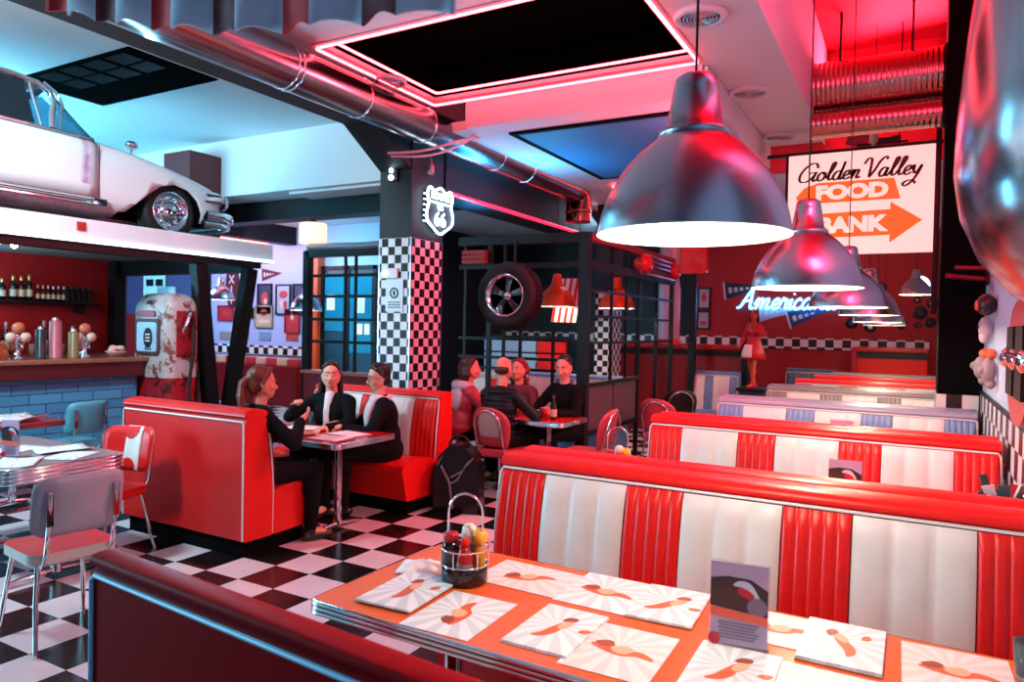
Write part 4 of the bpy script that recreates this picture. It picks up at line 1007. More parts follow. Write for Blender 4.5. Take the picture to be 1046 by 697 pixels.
# neon strip of the left back room
t = thing('neon_strip', 'pink neon strip glowing above the picture wall', 'neon light', (-11.4, 8.9, 3.2)); m = MB(); m.cyl((0, -.9, 0), (0, 1.3, 0), .03); m.build('neon_tube', glow('salmon_neon', 'ff6a5a', 7), t); m = MB(); m.box(-.05, .05, -.95, 1.35, .03, .06); m.build('batten', STEEL, t)
for k, (x, y, lab) in enumerate(((-10.6, 8.9, 'glowing ring lamp under the low ceiling left of the drum lamp'), (-8.3, 8.9, 'glowing ring lamp right of the drum lamp, near the pillar'))):
    t = thing('ring_lamp', lab, 'lamp', (x, y, 3.5), 0, 'ring lamps'); m = MB(); m.tube(arc((0, 0, 0), .2, 0, 2*PI, 32, 'xy')[:-1], .018, 8, True); m.build('glow_ring', glow('ring_glow', 'ffb0a0', 3), t); m = MB(); m.lathe([(0, .02), (.2, .02), (.21, 0), (.19, 0), (.18, .01), (0, .01)], n=28); m.build('disc', STEEL, t); m = MB(); m.cyl((0, 0, .02), (0, 0, .06), .02, n=10); m.build('stem', STEEL, t)

# ------------------------------------------------------------------ checkered pillar with route sign
PCK = checker('pillar_checker', (.0845, .0845, .0845), 'd8dfe4', '08090b', off=(.02, .35, .11), rough=.35, var=.12, spec=.2)
t = thing('checkered_pillar', 'square black and white checkered pillar in the middle of the room', 'pillar', (-4.64, 6.07, 0))
m = MB(); m.box(-.20, .20, -.27, .27, 0, 2.53); m.build('tiled_shaft', PCK, t)
m = MB(); m.box(-.203, .203, -.273, .273, 2.53, 3.74); m.build('dark_head', DARKW, t)
m = MB()
for sx in (-1, 1):
    for sy in (-1, 1): m.box(sx*.2-.006, sx*.2+.006, sy*.27-.006, sy*.27+.006, 0, 2.53)
m.build('corner_trim', STEEL, t)
t = thing('notice_poster', 'white notice with a round dark symbol on the checkered pillar', 'notice', (-4.63, 5.793, 1.95))
m = MB(); m.box(-.11, .11, -.006, 0, -.17, .17); ps_ = m.build('poster_sheet', mat('poster_white', 'c9dbe4', .5), t)
m = MB(); m.lathe([(.04, 0), (.055, 0), (.055, .004), (.04, .004)], (0, -.006, .02), 24, 0, Matrix.Rotation(PI/2, 3, 'X')); m.box(-.012, .012, -.009, -.006, -.005, .045)
for i in range(3): m.box(-.08, .08, -.008, -.006, -.08-.025*i, -.07-.025*i)
m.build('poster_print', BLACK, ps_)
t = thing('wall_lamp', 'small orange glowing lamp on the pillar above the notice', 'lamp', (-4.68, 5.79, 2.17)); m = MB(); m.box(-.1, .1, -.03, 0, -.05, .05); m.build('box', mat('lamp_box', 'c8ccd0', .4), t); m = MB(); m.ell((-.05, -.035, 0), (.03, .015, .03)); m.build('lens', glow('amber_lens', 'ffb060', 6), t)
t = thing('twin_spotlight', 'tiny pair of blue white lights on the dark pillar head', 'spotlight', (-4.66, 5.79, 3.17)); m = MB(); m.box(-.03, .06, -.03, 0, -.07, .07); m.build('box', BLACK, t); m = MB(); m.ell((-.01, -.035, .035), .024); m.ell((-.01, -.035, -.035), .028); m.build('lens', glow('cold_lens', 'c8ecff', 8), t)
t = thing('spotlight', 'small cream spotlight hooked under the duct on the pillar', 'spotlight', (-4.43, 6.08, 3.25)); m = MB(); m.tube([(0, 0, .12), (.03, -.02, .12), (.04, -.02, .03)], .008, 8); m.cyl((.04, -.02, .04), (.05, -.05, -.04), .025, .035, 14); m.build('housing', mat('cream_metal', 'c8b0b0', .4), t)
# route shield neon (US ROUTE 66): outline tubes and characters on the pillar's right face, seen from +x
WN = glow('white_neon', 'c4ecff', 7)
t = thing('neon_shield_sign', 'white neon highway shield sign reading ROUTE US 66 on the pillar', 'neon sign', (-4.38, 6.21, 2.87), PI/2)
# local x to the right as seen, z up, facing -y
sh = [(-.19, .2), (-.1, .175), (0, .215), (.1, .175), (.19, .2), (.225, .12), (.20, .04), (.235, -.06), (.215, -.15), (.12, -.21), (0, -.265), (-.12, -.21), (-.215, -.15), (-.235, -.06), (-.20, .04), (-.225, .12)]
m = MB(); m.tube([(p[0], 0, p[1]) for p in spline([Vector((a, b)) .to_3d() for a, b in sh], 4, True)], .011, 8, True); m.tube([(-.2, 0, .055), (.2, 0, .055)], .009, 8); m.build('shield_tube', WN, t)
pl = MB(); pl.prism([(a*.97, b*.97) for a, b in sh], .02, .03, 'y'); pl.build('back_plate', DARKW, t)
text_obj('route_letters', 'ROUTE', .1, WN, t, (0, -.004, .12), (PI/2, 0, 0), .004, bold=.0)
text_obj('country_letters', 'US', .085, WN, t, (0, -.004, .008), (PI/2, 0, 0), .004, bold=.0)
text_obj('number_digits', '66', .21, WN, t, (0, -.004, -.12), (PI/2, 0, 0), .004, bold=.001)
for i in range(6):
    m = MB(); m.cyl((-.29, .0, -.16+i*.055), (-.235, .0, -.16+i*.055), .006, n=6); m.build('dash_tube', WN, t)
for x, z in ((-.15, .15), (.15, .15), (0, -.2)):
    m = MB(); m.cyl((x, .0, z), (x, .058, z), .008, n=8); m.build('standoff', STEEL, t)

# ------------------------------------------------------------------ steel cage
t = thing('steel_cage', 'black steel cage of posts and rails dividing the dining room', 'room divider', (-3.17, 7.25, 0)); OB = Vector((-3.17, 7.25, 0))
def cp(name, mb, m=None): return sub(mb, name, m or BLACKSTEEL, t, OB)
for (x, y, zt, w) in ((-7.30, 7.25, 2.63, .10), (-3.17, 7.25, 2.70, .11), (-4.38, 7.25, 2.68, .05), (-3.17, 9.0, 2.68, .05), (-3.17, 9.75, 2.68, .045), (-3.17, 10.45, 2.70, .06), (-3.02, 11.1, 2.53, .10), (-5.41, 7.25, 2.63, .05)):
    m = MB(); m.box(x-w/2, x+w/2, y-w/2, y+w/2, 0, zt); cp('post', m)
for (a, b, z, w) in ((-7.30, -5.2, 2.59, .10), (-4.80, -3.17, 2.655, .10), (-4.80, -3.17, 2.355, .055)):
    m = MB(); m.box(a, b, 7.25-w/2, 7.25+w/2, z-w/2, z+w/2); cp('rail', m)
CAGER = mat('red_steel', '8a1420', .4, .3)
for z in (2.66, 2.36):
    m = MB(); m.box(-3.22, -3.12, 7.25, 10.45, z-.043, z+.043); cp('rail', m, CAGER if z > 2.5 else None)
for z in (2.29, 2.01, 1.70, 1.40):
    m = MB(); m.box(-7.25, -5.2, 7.23, 7.27, z-.02, z+.02); cp('cross_bar', m)
for z in (1.51, 1.165, 1.29):
    m = MB(); m.box(-4.8, -3.22, 7.23, 7.27, z-.017, z+.017); cp('cross_bar', m)
for z in (2.08, 1.79, 1.49):
    m = MB(); m.box(-3.19, -3.15, 7.30, 10.44, z-.015, z+.015); cp('cross_bar', m)
for x in (-6.62, -6.44):
    m = MB(); m.box(x-.015, x+.015, 7.233, 7.267, 1.0, 2.57); cp('upright', m)
for x, zt in ((-4.72, 2.62), (-4.18, 2.62), (-3.96, 1.6), (-3.54, 1.6)):
    m = MB(); m.box(x-.015, x+.015, 7.233, 7.267, 1.0, zt); cp('upright', m)
for y in (8.05, 8.55):
    m = MB(); m.box(-3.186, -3.154, y-.015, y+.015, 1.0, 2.62); cp('upright', m)
m = MB(); m.box(-3.21, -3.13, 7.3, 8.95, 1.0, 1.045); cp('partition_rail', m)
m = MB(); m.box(-3.21, -3.13, 7.3, 8.95, .46, .51); cp('partition_rail', m)
for a in (7.34, 8.16):
    m = MB(); m.box(-3.19, -3.155, a, a+.77, .51, 1.0); cp('partition_panel', m, mat('mauve_panel', '5a3e4c', .5))
m = MB(); m.box(-7.25, -5.25, 7.15, 7.3, .0, .97); cp('bench_panel', m, mat('oxblood_panel', '6a141c', .45))
m = MB(); m.box(-7.28, -5.22, 7.11, 7.34, .97, 1.01); cp('bench_rail', m, mat('dusty_rail', '9a5a58', .4))
m = MB(); m.tube([(-7.25, 7.23, 2.68), (-6.28, 7.21, 2.66), (-5.3, 7.23, 2.70)], .054, 10); cp('wrapped_pipe', m, mat('wrapped_foil', '8a8f98', .35, .7))
# wheel hung on the cage
t = thing('tyre_decoration', 'black tyre with spoked chrome wheel hung on the cage', 'tyre', (-4.01, 7.08, 2.0)); Rx = Matrix.Rotation(PI/2, 3, 'X')
m = MB(); m.lathe([(.225, .11), (.26, .125), (.325, .13), (.362, .11), (.373, .065), (.373, -.065), (.362, -.11), (.325, -.13), (.26, -.125), (.225, -.11), (.215, 0), (.225, .11)], n=48, R=Rx)
for k in range(44):
    a = 2*PI*k/44
    for s in (-1, 1): m.obox(Rx @ Vector((.374*math.cos(a), .374*math.sin(a), s*.037)), (.02, .06, .03), Matrix.Rotation(-a, 3, 'Y'))
m.build('tyre', RUBBER, t)
m = MB(); m.lathe([(.228, .118), (.243, .127), (.24, .135), (.222, .128), (.2, .065), (.195, -.085)], n=48, R=Rx); rim = m.build('rim', CHROME, t)
for k in range(5):
    m = MB(); a = 2*PI*k/5+.3; d = Vector((math.cos(a), 0, math.sin(a))); s_ = Vector((-math.sin(a), 0, math.cos(a)))
    vs = []
    for r, w, y in ((.05, .03, -.065), (.11, .033, -.06), (.2, .05, -.033)):
        for sg in (-1, 1): vs += [tuple(d*r+s_*w*sg+Vector((0, y, 0))), tuple(d*r+s_*w*sg+Vector((0, y+.03, 0)))]
    fs = []
    for i in range(2):
        o = i*4; fs += [(o, o+2, o+6, o+4), (o+1, o+5, o+7, o+3), (o, o+4, o+5, o+1), (o+2, o+3, o+7, o+6)]
    m.add(vs, fs); m.build('spoke', mat('gunmetal_spoke', '6a7078', .2, 1), rim, bevel=.006)
m = MB(); m.lathe([(0, .09), (.03, .085), (.048, .07), (.054, .03), (.054, -.05)], n=24, R=Rx); m.build('hub', CHROME, rim)
m = MB(); m.lathe([(0, -.045), (.217, -.045)], n=24, R=Rx); m.build('brake_disc', BLACKM, t)
m = MB(); m.bar((0, .10, .2), (0, .10, .64), .03, .02); m.build('hanger', BLACKSTEEL, t)
# drum lamp on the cage post
t = thing('drum_lamp', 'glowing white drum lamp on the left cage post', 'lamp', (-7.22, 7.25, 2.64)); m = MB(); m.cyl((0, 0, -.01), (0, 0, .12), .02, n=10); m.build('stem', BLACK, t); m = MB(); m.lathe([(.17, .366), (.18, .368), (.05, .39), (.03, .43), (0, .43)], n=28); m.build('top_cap', BLACK, t)
m = MB(); m.lathe([(0, .09), (.18, .09), (.183, .10), (.183, .36), (.175, .365), (0, .365)], n=32); m.build('lamp_shade', glow('drum_glow', 'ffc4a0', 1.3), t)
# red jerrycan, red lamps, petrol things on top of the cage
REDP = mat('gloss_red', 'd01a16', .25)
t = thing('jerrycan', 'red jerrycan standing on the far cage post top', 'fuel can', (-3.02, 11.1, 2.53)); q = MB(); q.prism(rrect(-.2, .2, .0, .46, .06, 5), -.08, .08, 'y'); cb_ = q.build('can_body', REDP, t, bevel=.02, seg=3)
q = MB(); q.bar((-.13, -.083, .08), (.13, -.083, .38), .03, .012, up=(0, 1, 0)); q.bar((.13, -.083, .08), (-.13, -.083, .38), .03, .012, up=(0, 1, 0)); q.build('pressed_cross', REDP, cb_)
q = MB(); q.lathe([(0, .05), (.035, .05), (.04, .04), (.04, 0)], (.12, 0, .45), 16); q.build('cap', mat('red_cap', 'a81420', .3), t); q = MB()
for y in (-.04, 0, .04): q.tube([(-.14, y, .45), (-.12, y, .5), (.02, y, .5), (.04, y, .45)], .012, 8)
q.build('handle', REDP, t)
t = thing('red_grille', 'red car grille with two round lamps mounted on the cage rail', 'car grille', (-3.09, 9.55, 2.5))
for y in (-.6, .66):
    q = MB(); q.lathe([(0, .09), (.07, .085), (.11, .05), (.125, 0), (.12, -.06), (.06, -.14), (0, -.16)], (.02, y, 0), 24, 0, Matrix.Rotation(PI/2, 3, 'Y')); q.build('round_lamp', REDP, t)
q = MB()
for z in (.1, .04, -.02): q.tube([(.02, -.65, z+.02), (.05, -.1, z), (.05, .3, z), (.02, .66, z-.01)], .014, 8)
q.tube([(0, -.7, -.12), (.04, 0, -.13), (0, .7, -.12)], .02, 8); q.build('grille_bar', CHROME, t)
q = MB(); q.box(-.03, .0, -.72, .74, -.14, .10); q.build('back_plate', mat('rust_red', '6a1a16', .4), t)
# ------------------------------------------------------------------ hanging sign
GLY = {
 'G': (2.05, [[(1.85,1.5),(1.6,2.0),(1.1,2.1),(.45,1.6),(.08,.85),(.15,.2),(.6,-.05),(1.2,.15),(1.65,.65),(1.75,1.0)], [(.95,.95),(1.4,1.02),(1.95,1.05)], [(1.75,1.0),(1.6,.3),(1.72,.0),(2.0,.2)]]),
 'o': (.95, [[(.5,1),(.15,.8),(.04,.3),(.3,.0),(.68,.2),(.8,.7),(.52,1),(.6,.78),(1.0,.85)]]),
 'l': (.72, [[(0,.25),(.4,1.0),(.66,1.75),(.56,2.05),(.36,1.8),(.25,.7),(.36,.05),(.74,.22)]]),
 'd': (1.05, [[(.75,.85),(.45,1),(.12,.7),(.05,.25),(.33,0),(.65,.3),(.83,1.2),(.92,2.05)], [(.9,1.7),(.74,.4),(.82,.03),(1.06,.2)]]),
 'e': (.78, [[(.0,.3),(.45,.5),(.62,.85),(.42,1),(.15,.75),(.08,.3),(.35,.0),(.8,.25)]]),
 'n': (1.08, [[(0,.4),(.2,.95),(.3,.9),(.2,0)], [(.2,.1),(.45,.8),(.7,1),(.8,.8),(.7,.25),(.8,.03),(1.1,.2)]]),
 'm': (1.6, [[(0,.4),(.2,.95),(.3,.9),(.2,0)], [(.2,.1),(.42,.8),(.62,1),(.72,.8),(.66,.0)], [(.68,.1),(.9,.8),(1.15,1),(1.25,.8),(1.15,.25),(1.25,.03),(1.6,.2)]]),
 'V': (1.45, [[(-.35,1.55),(-.05,2.15),(.3,2.05),(.42,1.2),(.5,0.0)], [(.5,0),(.9,.75),(1.25,1.75),(1.65,2.2),(1.9,2.05),(1.8,1.9)]]),
 'a': (1.0, [[(.72,.85),(.42,1),(.12,.7),(.05,.25),(.3,0),(.6,.3),(.78,.98)], [(.78,.98),(.67,.3),(.77,.03),(1.03,.22)]]),
 'y': (1.0, [[(0,.5),(.15,1),(.2,.4),(.4,.1),(.65,.4),(.88,1)], [(.88,1),(.66,0),(.3,-.8),(-.2,-1.25),(-.5,-1.0),(-.2,-.7),(.35,-.65),(.75,-1.05)]]),
 'A': (1.5, [[(-.1,.1),(.25,.3),(.7,1.5),(1.0,2.05)], [(1.0,2.05),(1.05,1.0),(1.15,.1),(1.45,.15)], [(.3,.75),(.8,.8),(1.2,.78)]]),
 'r': (.75, [[(0,.4),(.2,1.05),(.3,.85),(.55,.9),(.5,.3),(.6,.03),(.8,.2)]]),
 'i': (.5, [[(0,.4),(.2,.95),(.15,.25),(.25,.03),(.5,.2)], [(.28,1.4),(.3,1.5)]]),
 'c': (.75, [[(.6,.8),(.4,1),(.12,.7),(.06,.3),(.3,.0),(.75,.22)]]),
}
def script(word, unit, x, z, slant=.25):
    """brush strokes of a word as point lists in the xz plane"""
    out = []; cx = 0
    for ch in word:
        if ch == ' ': cx += .45; continue
        adv, sts = GLY[ch]
        for s in sts:
            out.append([(x+(cx+p.x+p.y*slant)*unit, z+p.y*unit) for p in spline([Vector((a, b, 0)) for a, b in s], 6)])
        cx += adv
    return out, cx*unit
def fit_text(o, w, h):
    me = o.data; xs = [v.co.x for v in me.vertices]; ys = [v.co.y for v in me.vertices]
    cx, cy = (max(xs)+min(xs))/2, (max(ys)+min(ys))/2; sx, sy = w/(max(xs)-min(xs)), h/(max(ys)-min(ys))
    for v in me.vertices: v.co.x = (v.co.x-cx)*sx; v.co.y = (v.co.y-cy)*sy
SW, SH = 1.32, 1.03
GLOWORG = glow('sign_orange_glow', 'f56a1e', .5); GLOWSIGN = glow('sign_panel_glow', 'fff0dc', .42)  # emission added to brighten panel, banner, arrow and letters
t = thing('hanging_sign', 'white sign reading Golden Valley FOOD BANK with an orange arrow', 'sign', (-.545, 8.0, 2.97))
q = MB(); q.box(-SW/2, SW/2, -.03, .03, -SH/2, SH/2); q.build('sign_panel', GLOWSIGN, t)
def S(u, v): return (-SW/2+u*SW, SH/2-v*SH)
ORG = mat('sign_orange', 'ef6a24', .5, nscale=6, var=.08)
q = MB(); q.prism([S(.06, .42), S(.12, .33), S(.22, .29), S(.74, .29), S(.785, .49), S(.08, .49)][::-1], -.034, -.03, 'y'); q.build('orange_banner', GLOWORG, t)
q = MB(); q.prism([S(.06, .60), S(.72, .585), S(.72, .515), S(.93, .70), S(.72, .905), S(.72, .83), S(.06, .84)][::-1], -.034, -.03, 'y'); q.build('orange_arrow', GLOWORG, t)
SWT = glow('sign_letter_glow', 'fff0dc', .42)
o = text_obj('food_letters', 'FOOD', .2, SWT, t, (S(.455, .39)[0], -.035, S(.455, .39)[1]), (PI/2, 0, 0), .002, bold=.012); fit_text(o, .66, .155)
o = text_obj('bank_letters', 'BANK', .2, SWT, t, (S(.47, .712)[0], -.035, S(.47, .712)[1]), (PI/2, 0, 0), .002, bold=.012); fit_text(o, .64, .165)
st, wd = script('Golden Valley', .087, 0, 0); q = MB(); ox, oz = S(.07, .27)
for s in st: ribbon(q, [(a+ox, b+oz+.0*a) for a, b in s], .010, .027, .003, 0, -.0365)
q.build('script_lettering', mat('sign_black', '1c1412', .5, var=0), t)
q = MB(); q.box(-SW/2-.22, SW/2+.06, -.02, .02, SH/2, SH/2+.035); q.box(-SW/2-.03, -SW/2, -.025, .025, -SH/2, SH/2); q.box(SW/2, SW/2+.05, -.03, .03, -SH/2-.6, SH/2+.5)
for x in (-.45, .35): q.bar((x, 0, SH/2+.03), (x, 0, 1.73), .012)
q.build('hanging_frame', BLACKSTEEL, t)
t = thing('model_plane', 'small model propeller plane standing nose up on the sign', 'model', (-.42, 8.0, 3.52)); q = MB(); q.lathe([(0, 0), (.03, .02), (.045, .12), (.035, .26), (.012, .34), (0, .35)], n=16); q.build('fuselage', mat('cream_enamel', 'd8c0ac', .3), t)
q = MB(); q.obox((-.14, 0, .09), (.2, .02, .16), Matrix.Rotation(.3, 3, 'Y')); q.build('wing', mat('red_blue_enamel', '8a2a3c', .3), t, bevel=.008)
q = MB(); q.bar((-.15, 0, .02), (.3, 0, .02), .03, .02); q.obox((.12, 0, .05), (.16, .02, .05)); q.obox((.2, 0, .06), (.08, .05, .04)); q.build('tail', BLACKSTEEL, t)

# ------------------------------------------------------------------ right wall: chrome shell and wall pieces
t = thing('chrome_shell', 'big polished chrome rounded shell bulging from the right wall', 'wall decoration', (.497, 2.0, 1.65))
q = MB(); Rr = Matrix.Rotation(PI/2, 3, 'Z')
q.lathe([(0, 0), (.10, .01), (.22, .045), (.31, .10), (.375, .18), (.415, .28), (.43, .38), (.427, .5), (.41, .7), (.385, .92), (.35, 1.15), (.29, 1.45), (.19, 1.65), (0, 1.75)], n=40, R=Rr, arc=PI)
q.build('polished_shell', mat('polished_chrome', 'a8a2a8', .2, 1, var=0), t)
ROCK = mat('grey_plaster', '8d8487', .6, nscale=18, var=.3, bump=.3)
def relief(name, lab, x, y, z, parts_):
    t = thing(name, lab, 'wall decoration', (x, y, z), 0, None)
    for pn, m_, shapes in parts_:
        q = MB()
        for c, r in shapes: q.ell(Vector(c)*.66, tuple(v*.66 for v in r), 14, 9)
        q.build(pn, m_, t)
ORN = mat('orange_plaster', 'd8623c', .5, nscale=14, var=.3)
relief('wall_mask', 'grey wall mask with orange crown nearest the black column', .455, 6.45, 1.43, [('face', ROCK, [((-.02, 0, -.02), (.09, .1, .14)), ((-.09, .02, 0), (.05, .05, .05)), ((0, 0, -.16), (.06, .06, .06))]), ('crown', ORN, [((0, .0, .14), (.06, .07, .06))])])
relief('wall_mask', 'grey wall mask with orange crown, second from the black column', .46, 6.0, 1.43, [('face', ROCK, [((-.02, 0, -.02), (.07, .1, .14)), ((-.08, -.02, -.02), (.04, .05, .05)), ((0, 0, -.16), (.05, .06, .06))]), ('crown', ORN, [((0, .0, .15), (.05, .08, .06))])])
relief('wall_mask', 'white long wall mask under the dark one, right of the black column', .46, 6.4, 1.72, [('face', mat('white_plaster', 'cfc4c8', .5, nscale=12), [((-.02, 0, 0), (.07, .1, .12)), ((-.03, 0, -.1), (.05, .06, .08))]), ('eye', BLACK, [((-.09, -.03, .0), (.01, .02, .025))])])
relief('wall_mask', 'dark wall mask with glowing orange face near the chrome shell', .45, 6.2, 1.88, [('face', mat('dark_plaster', '1c1416', .4), [((-.02, 0, 0), (.1, .13, .12))]), ('painted_face', ORN, [((-.11, -.03, -.01), (.025, .05, .06))])])
t = thing('wall_grille', 'red and black car front relief with chrome bars on right wall', 'wall decoration', (.5, 3.95, 1.58))
q = MB(); pf = spline([Vector(p) for p in ((-.42, -.1, 0), (-.3, .16, 0), (0, .24, 0), (.3, .16, 0), (.38, -.1, 0), (.25, -.28, 0), (0, -.33, 0), (-.25, -.28, 0))], 4, True)
q.prism([(p.x, p.y) for p in pf], -.1, -.004, 'x'); q.build('shell', mat('worn_red_enamel', 'b82a24', .3, nscale=14, var=.5), t, bevel=.02)
q = MB()
for a, b, c, d in ((-.3, -.06, .0, .12), (.04, .28, .0, .12), (-.3, -.06, -.2, -.05), (.04, .28, -.2, -.05)): q.box(-.115, -.098, a, b, c, d)
q.build('black_opening', BLACK, t)
q = MB()
for y in (-.34, .0, .32): q.ell((-.11, y, -.03), (.03, .05, .05))
q.tube([(-.11, -.38, -.02), (-.125, 0, -.01), (-.11, .38, -.02)], .016, 8); q.build('chrome_bar', CHROME, t)
t = thing('wall_bracket', 'pair of red pipes sticking out above the black column face', 'bracket', (.5, 7.0, 2.12)); q = MB(); q.cyl((0, 0, 0), (-.3, -.02, .03), .022, n=10); q.cyl((0, -.1, .08), (-.24, -.1, .09), .018, n=10); q.build('pipe', mat('dull_red_pipe', '6a1a24', .4, .4), t); q = MB(); q.box(-.02, 0, -.16, .06, -.05, .14); q.build('wall_plate', BLACKSTEEL, t)

# ------------------------------------------------------------------ far wall
t = thing('neon_word_sign', 'blue white neon script sign on the far red wall', 'neon sign', (-2.95, 13.93, 2.08))
st, wd = script('Americana', .19, 0, 0); q = MB()
for s in st: q.tube([(a, 0, b) for a, b in s], .02, 6)
q.build('script_tube', glow('blue_neon', '5ab8ff', 6), t)
q = MB()
for x in (.2, .8, 1.4): q.cyl((x, 0, .1), (x, .06, .1), .01, n=6)
q.build('standoff', STEEL, t)
def pennant(lab, x, y, z, w, h, ang, m_, g='pennants', ry=0):
    t = thing('pennant', lab, 'pennant', (x, y, z), ry, g); R = Matrix.Rotation(-ang, 3, 'Y')
    q = MB(); q.M = R.to_4x4(); q.prism([(0, h/2), (w, 0), (0, -h/2)], -.006, -.001, 'y'); fe = q.build('felt', m_, t)
    q = MB(); q.M = R.to_4x4(); q.box(-.015, .02, -.008, -.0005, -h/2, h/2); 
    for i in range(4): q.box(.08+i*w*.13, .08+i*w*.13+w*.08, -.0075, -.006, -h*.16+.012*i, h*.16-.012*i)
    q.build('print_band', mat('felt_pale', 'b8c8cc', .7), fe)
FELT = mat('dark_felt', '12323c', .8); FELTB = mat('blue_felt', '1d3f6a', .8); FELTW = mat('pale_felt', '9ab4c0', .8)
pennant('dark pennant upper left of the neon script sign', -3.22, 14.0, 2.42, .8, .34, .12, FELT)
pennant('pale pennant under the left end of neon script sign', -2.55, 14.0, 2.0, .75, .3, .1, FELTW)
pennant('blue pennant under the middle of the neon script sign', -2.05, 14.0, 1.88, .8, .32, .3, FELTB)
pennant('dark red pennant high on the left picture wall', -11.9, 10.5, 2.62, .62, .28, .05, mat('maroon_felt', '5a1a22', .8))
def record(lab, x, z, r, c='16161a', g='records on the far red wall'):
    r *= .72; t = thing('vinyl_record', lab, 'record', (x, 14.0, z), 0, g); Rx = Matrix.Rotation(PI/2, 3, 'X')
    q = MB(); q.lathe([(r*.36, .006), (r*.5, .009), (r*.6, .007), (r*.8, .009), (r, .006), (r, .001), (0, .001)], n=28, R=Rx); q.build('disc', mat('black_record', '0c0c10', .2, var=0), t)
    q = MB(); q.lathe([(0, .010), (r*.36, .009)], n=20, R=Rx); q.build('centre_label', mat('record_label_'+c, c, .4), t)
for lab, px_, z, r, c in (('mid sized record left of the glowing wall disc', -.55, 2.46, .13, '5a1a22'), ('small record below the glowing wall disc', -.17, 2.40, .085, 'c87a84'), ('small record between two bigger ones under the glowing disc', .0, 2.25, .08, 'b8a0a4'), ('largest black record, low on the right', .05, 2.03, .16, '16161a'), ('record at the right edge beside the black column, upper', .22, 2.2, .13, 'c02030'), ('small record under the largest one', .02, 1.82, .08, '5a1a22'), ('record left below the largest one', -.22, 1.84, .13, '16161a'), ('record low down far left of the others', -1.0, 1.84, .14, '1d3f6a'), ('record with pale centre low down beside it', -.70, 1.78, .14, 'cfd4dc'), ('record at right edge beside the black column, lower', .2, 1.87, .12, '16161a')):
    record(lab, px_, z, r, c)
t = thing('glowing_disc', 'round white glowing disc among the records on the far wall', 'lamp', (.03, 14.0, 2.5)); q = MB(); q.lathe([(0, .05), (.13, .045), (.15, .03)], n=28, R=Matrix.Rotation(PI/2, 3, 'X')); q.build('lens', glow('disc_glow', 'ffd8d8', 6), t); q = MB(); q.lathe([(.15, .035), (.175, .03), (.175, .001)], n=28, R=Matrix.Rotation(PI/2, 3, 'X')); q.build('rim', CHROME, t)
# tall red bench at the end of the row, and partitions
t = thing('red_bench_wall', 'tall red upholstered bench back closing the far end of row', 'bench', (-.35, 13.3, 0)); q = MB(); q.box(-.5, .52, 0, .12, 0, 1.36); q.build('panel', RED, t); q = MB(); q.box(-.56, .54, -.06, .16, 1.36, 1.44); q.box(-.58, -.5, -.05, .15, 0, 1.42); q.build('rail', mat('red_rail', 'a0141c', .3), t, bevel=.01); q = MB(); q.box(-.5, .52, -.03, 0, 1.26, 1.35); q.build('dark_groove', BLACK, t)
t = thing('red_partition', 'dark red partition with a rail left of the carhop statue', 'partition', (-3.28, 11.45, 0)); q = MB(); q.box(-1.1, .95, 0, .12, 0, 1.36); q.build('panel', mat('dark_red_panel', '7a0d16', .4), t); q = MB(); q.box(-1.14, 1.0, -.06, .16, 1.36, 1.44); q.build('rail', mat('red_rail', 'a0141c', .3), t, bevel=.01); q = MB(); q.box(-1.1, .95, -.02, 0, 1.26, 1.34); q.build('dark_groove', BLACK, t); q = MB(); q.box(.95, 1.03, -.1, .18, 0, 1.5); q.build('end_post', BLACK, t)
booth('blue and white striped bench in front of the dark red partition', -3.06, -2.32, 11.14, BLUE, [(.3, 1, 3), (.15, 0, 3), (.3, 1, 3), (.15, 0, 3)], [BLUE, WHITE], False)
booth('blue sided booth just inside the cage side', -4.65, -3.26, 8.75, BLUE, [(.4, 1, 3), (.25, 0, 5), (.4, 1, 3), (.25, 0, 5)], [BLUE, WHITE], False)
booth('cream and red low booth behind the second group of diners', -5.2, -4.45, 8.15, mat('cream_vinyl2', 'c8b8ae', .4), [(.3, 1, 2), (.2, 0, 3), (.3, 1, 2)], [RED, WHITE], False)
booth('teal booth in the dark corner left of the far red bench', -1.95, -1.15, 13.2, mat('teal_vinyl', '1d5a70', .4), [(.4, 0, 4), (.4, 0, 4)], [mat('teal_vinyl', '1d5a70', .4), WHITE], False)
t = thing('upholstered_partition', 'high pale blue and red padded partition behind the cage', 'partition', (-5.1, 9.9, 0))
for a, b, m_, n_ in ((-.95, .0, mat('pale_blue_vinyl', '8fb0c8', .4), 'blue_pad'), (.0, .5, RED, 'red_pad')):
    for z0, z1 in ((.62, .98), (1.0, 1.24), (1.26, 1.48)):
        q = MB(); q.box(a+.01, b-.01, -.05, .03, z0, z1); q.build(n_, m_, t, bevel=.02)
q = MB(); q.box(-.97, .52, .03, .1, 0, 1.52); q.build('frame', BLACK, t)
t = thing('checkered_pillar', 'second checkered pillar far behind the cage side', 'pillar', (-4.06, 10.2, 0)); q = MB(); q.box(-.13, .13, -.2, .2, 0, 2.2); q.build('tiled_shaft', PCK, t); q = MB(); q.box(-.133, .133, -.203, .203, 2.2, 3.5); q.build('dark_head', DARKW, t)
t = thing('round_column', 'pale round column with a red base behind the cage side', 'column', (-3.75, 12.2, 0)); q = MB(); q.lathe([(.2, 1.5), (.2, 2.35), (.17, 2.5), (.17, 3.5)], n=28); q.build('shaft', mat('pale_column', 'b8a0b0', .3), t); q = MB(); q.lathe([(.24, 0), (.24, 1.45), (.2, 1.5)], n=28); q.build('base', RED, t)
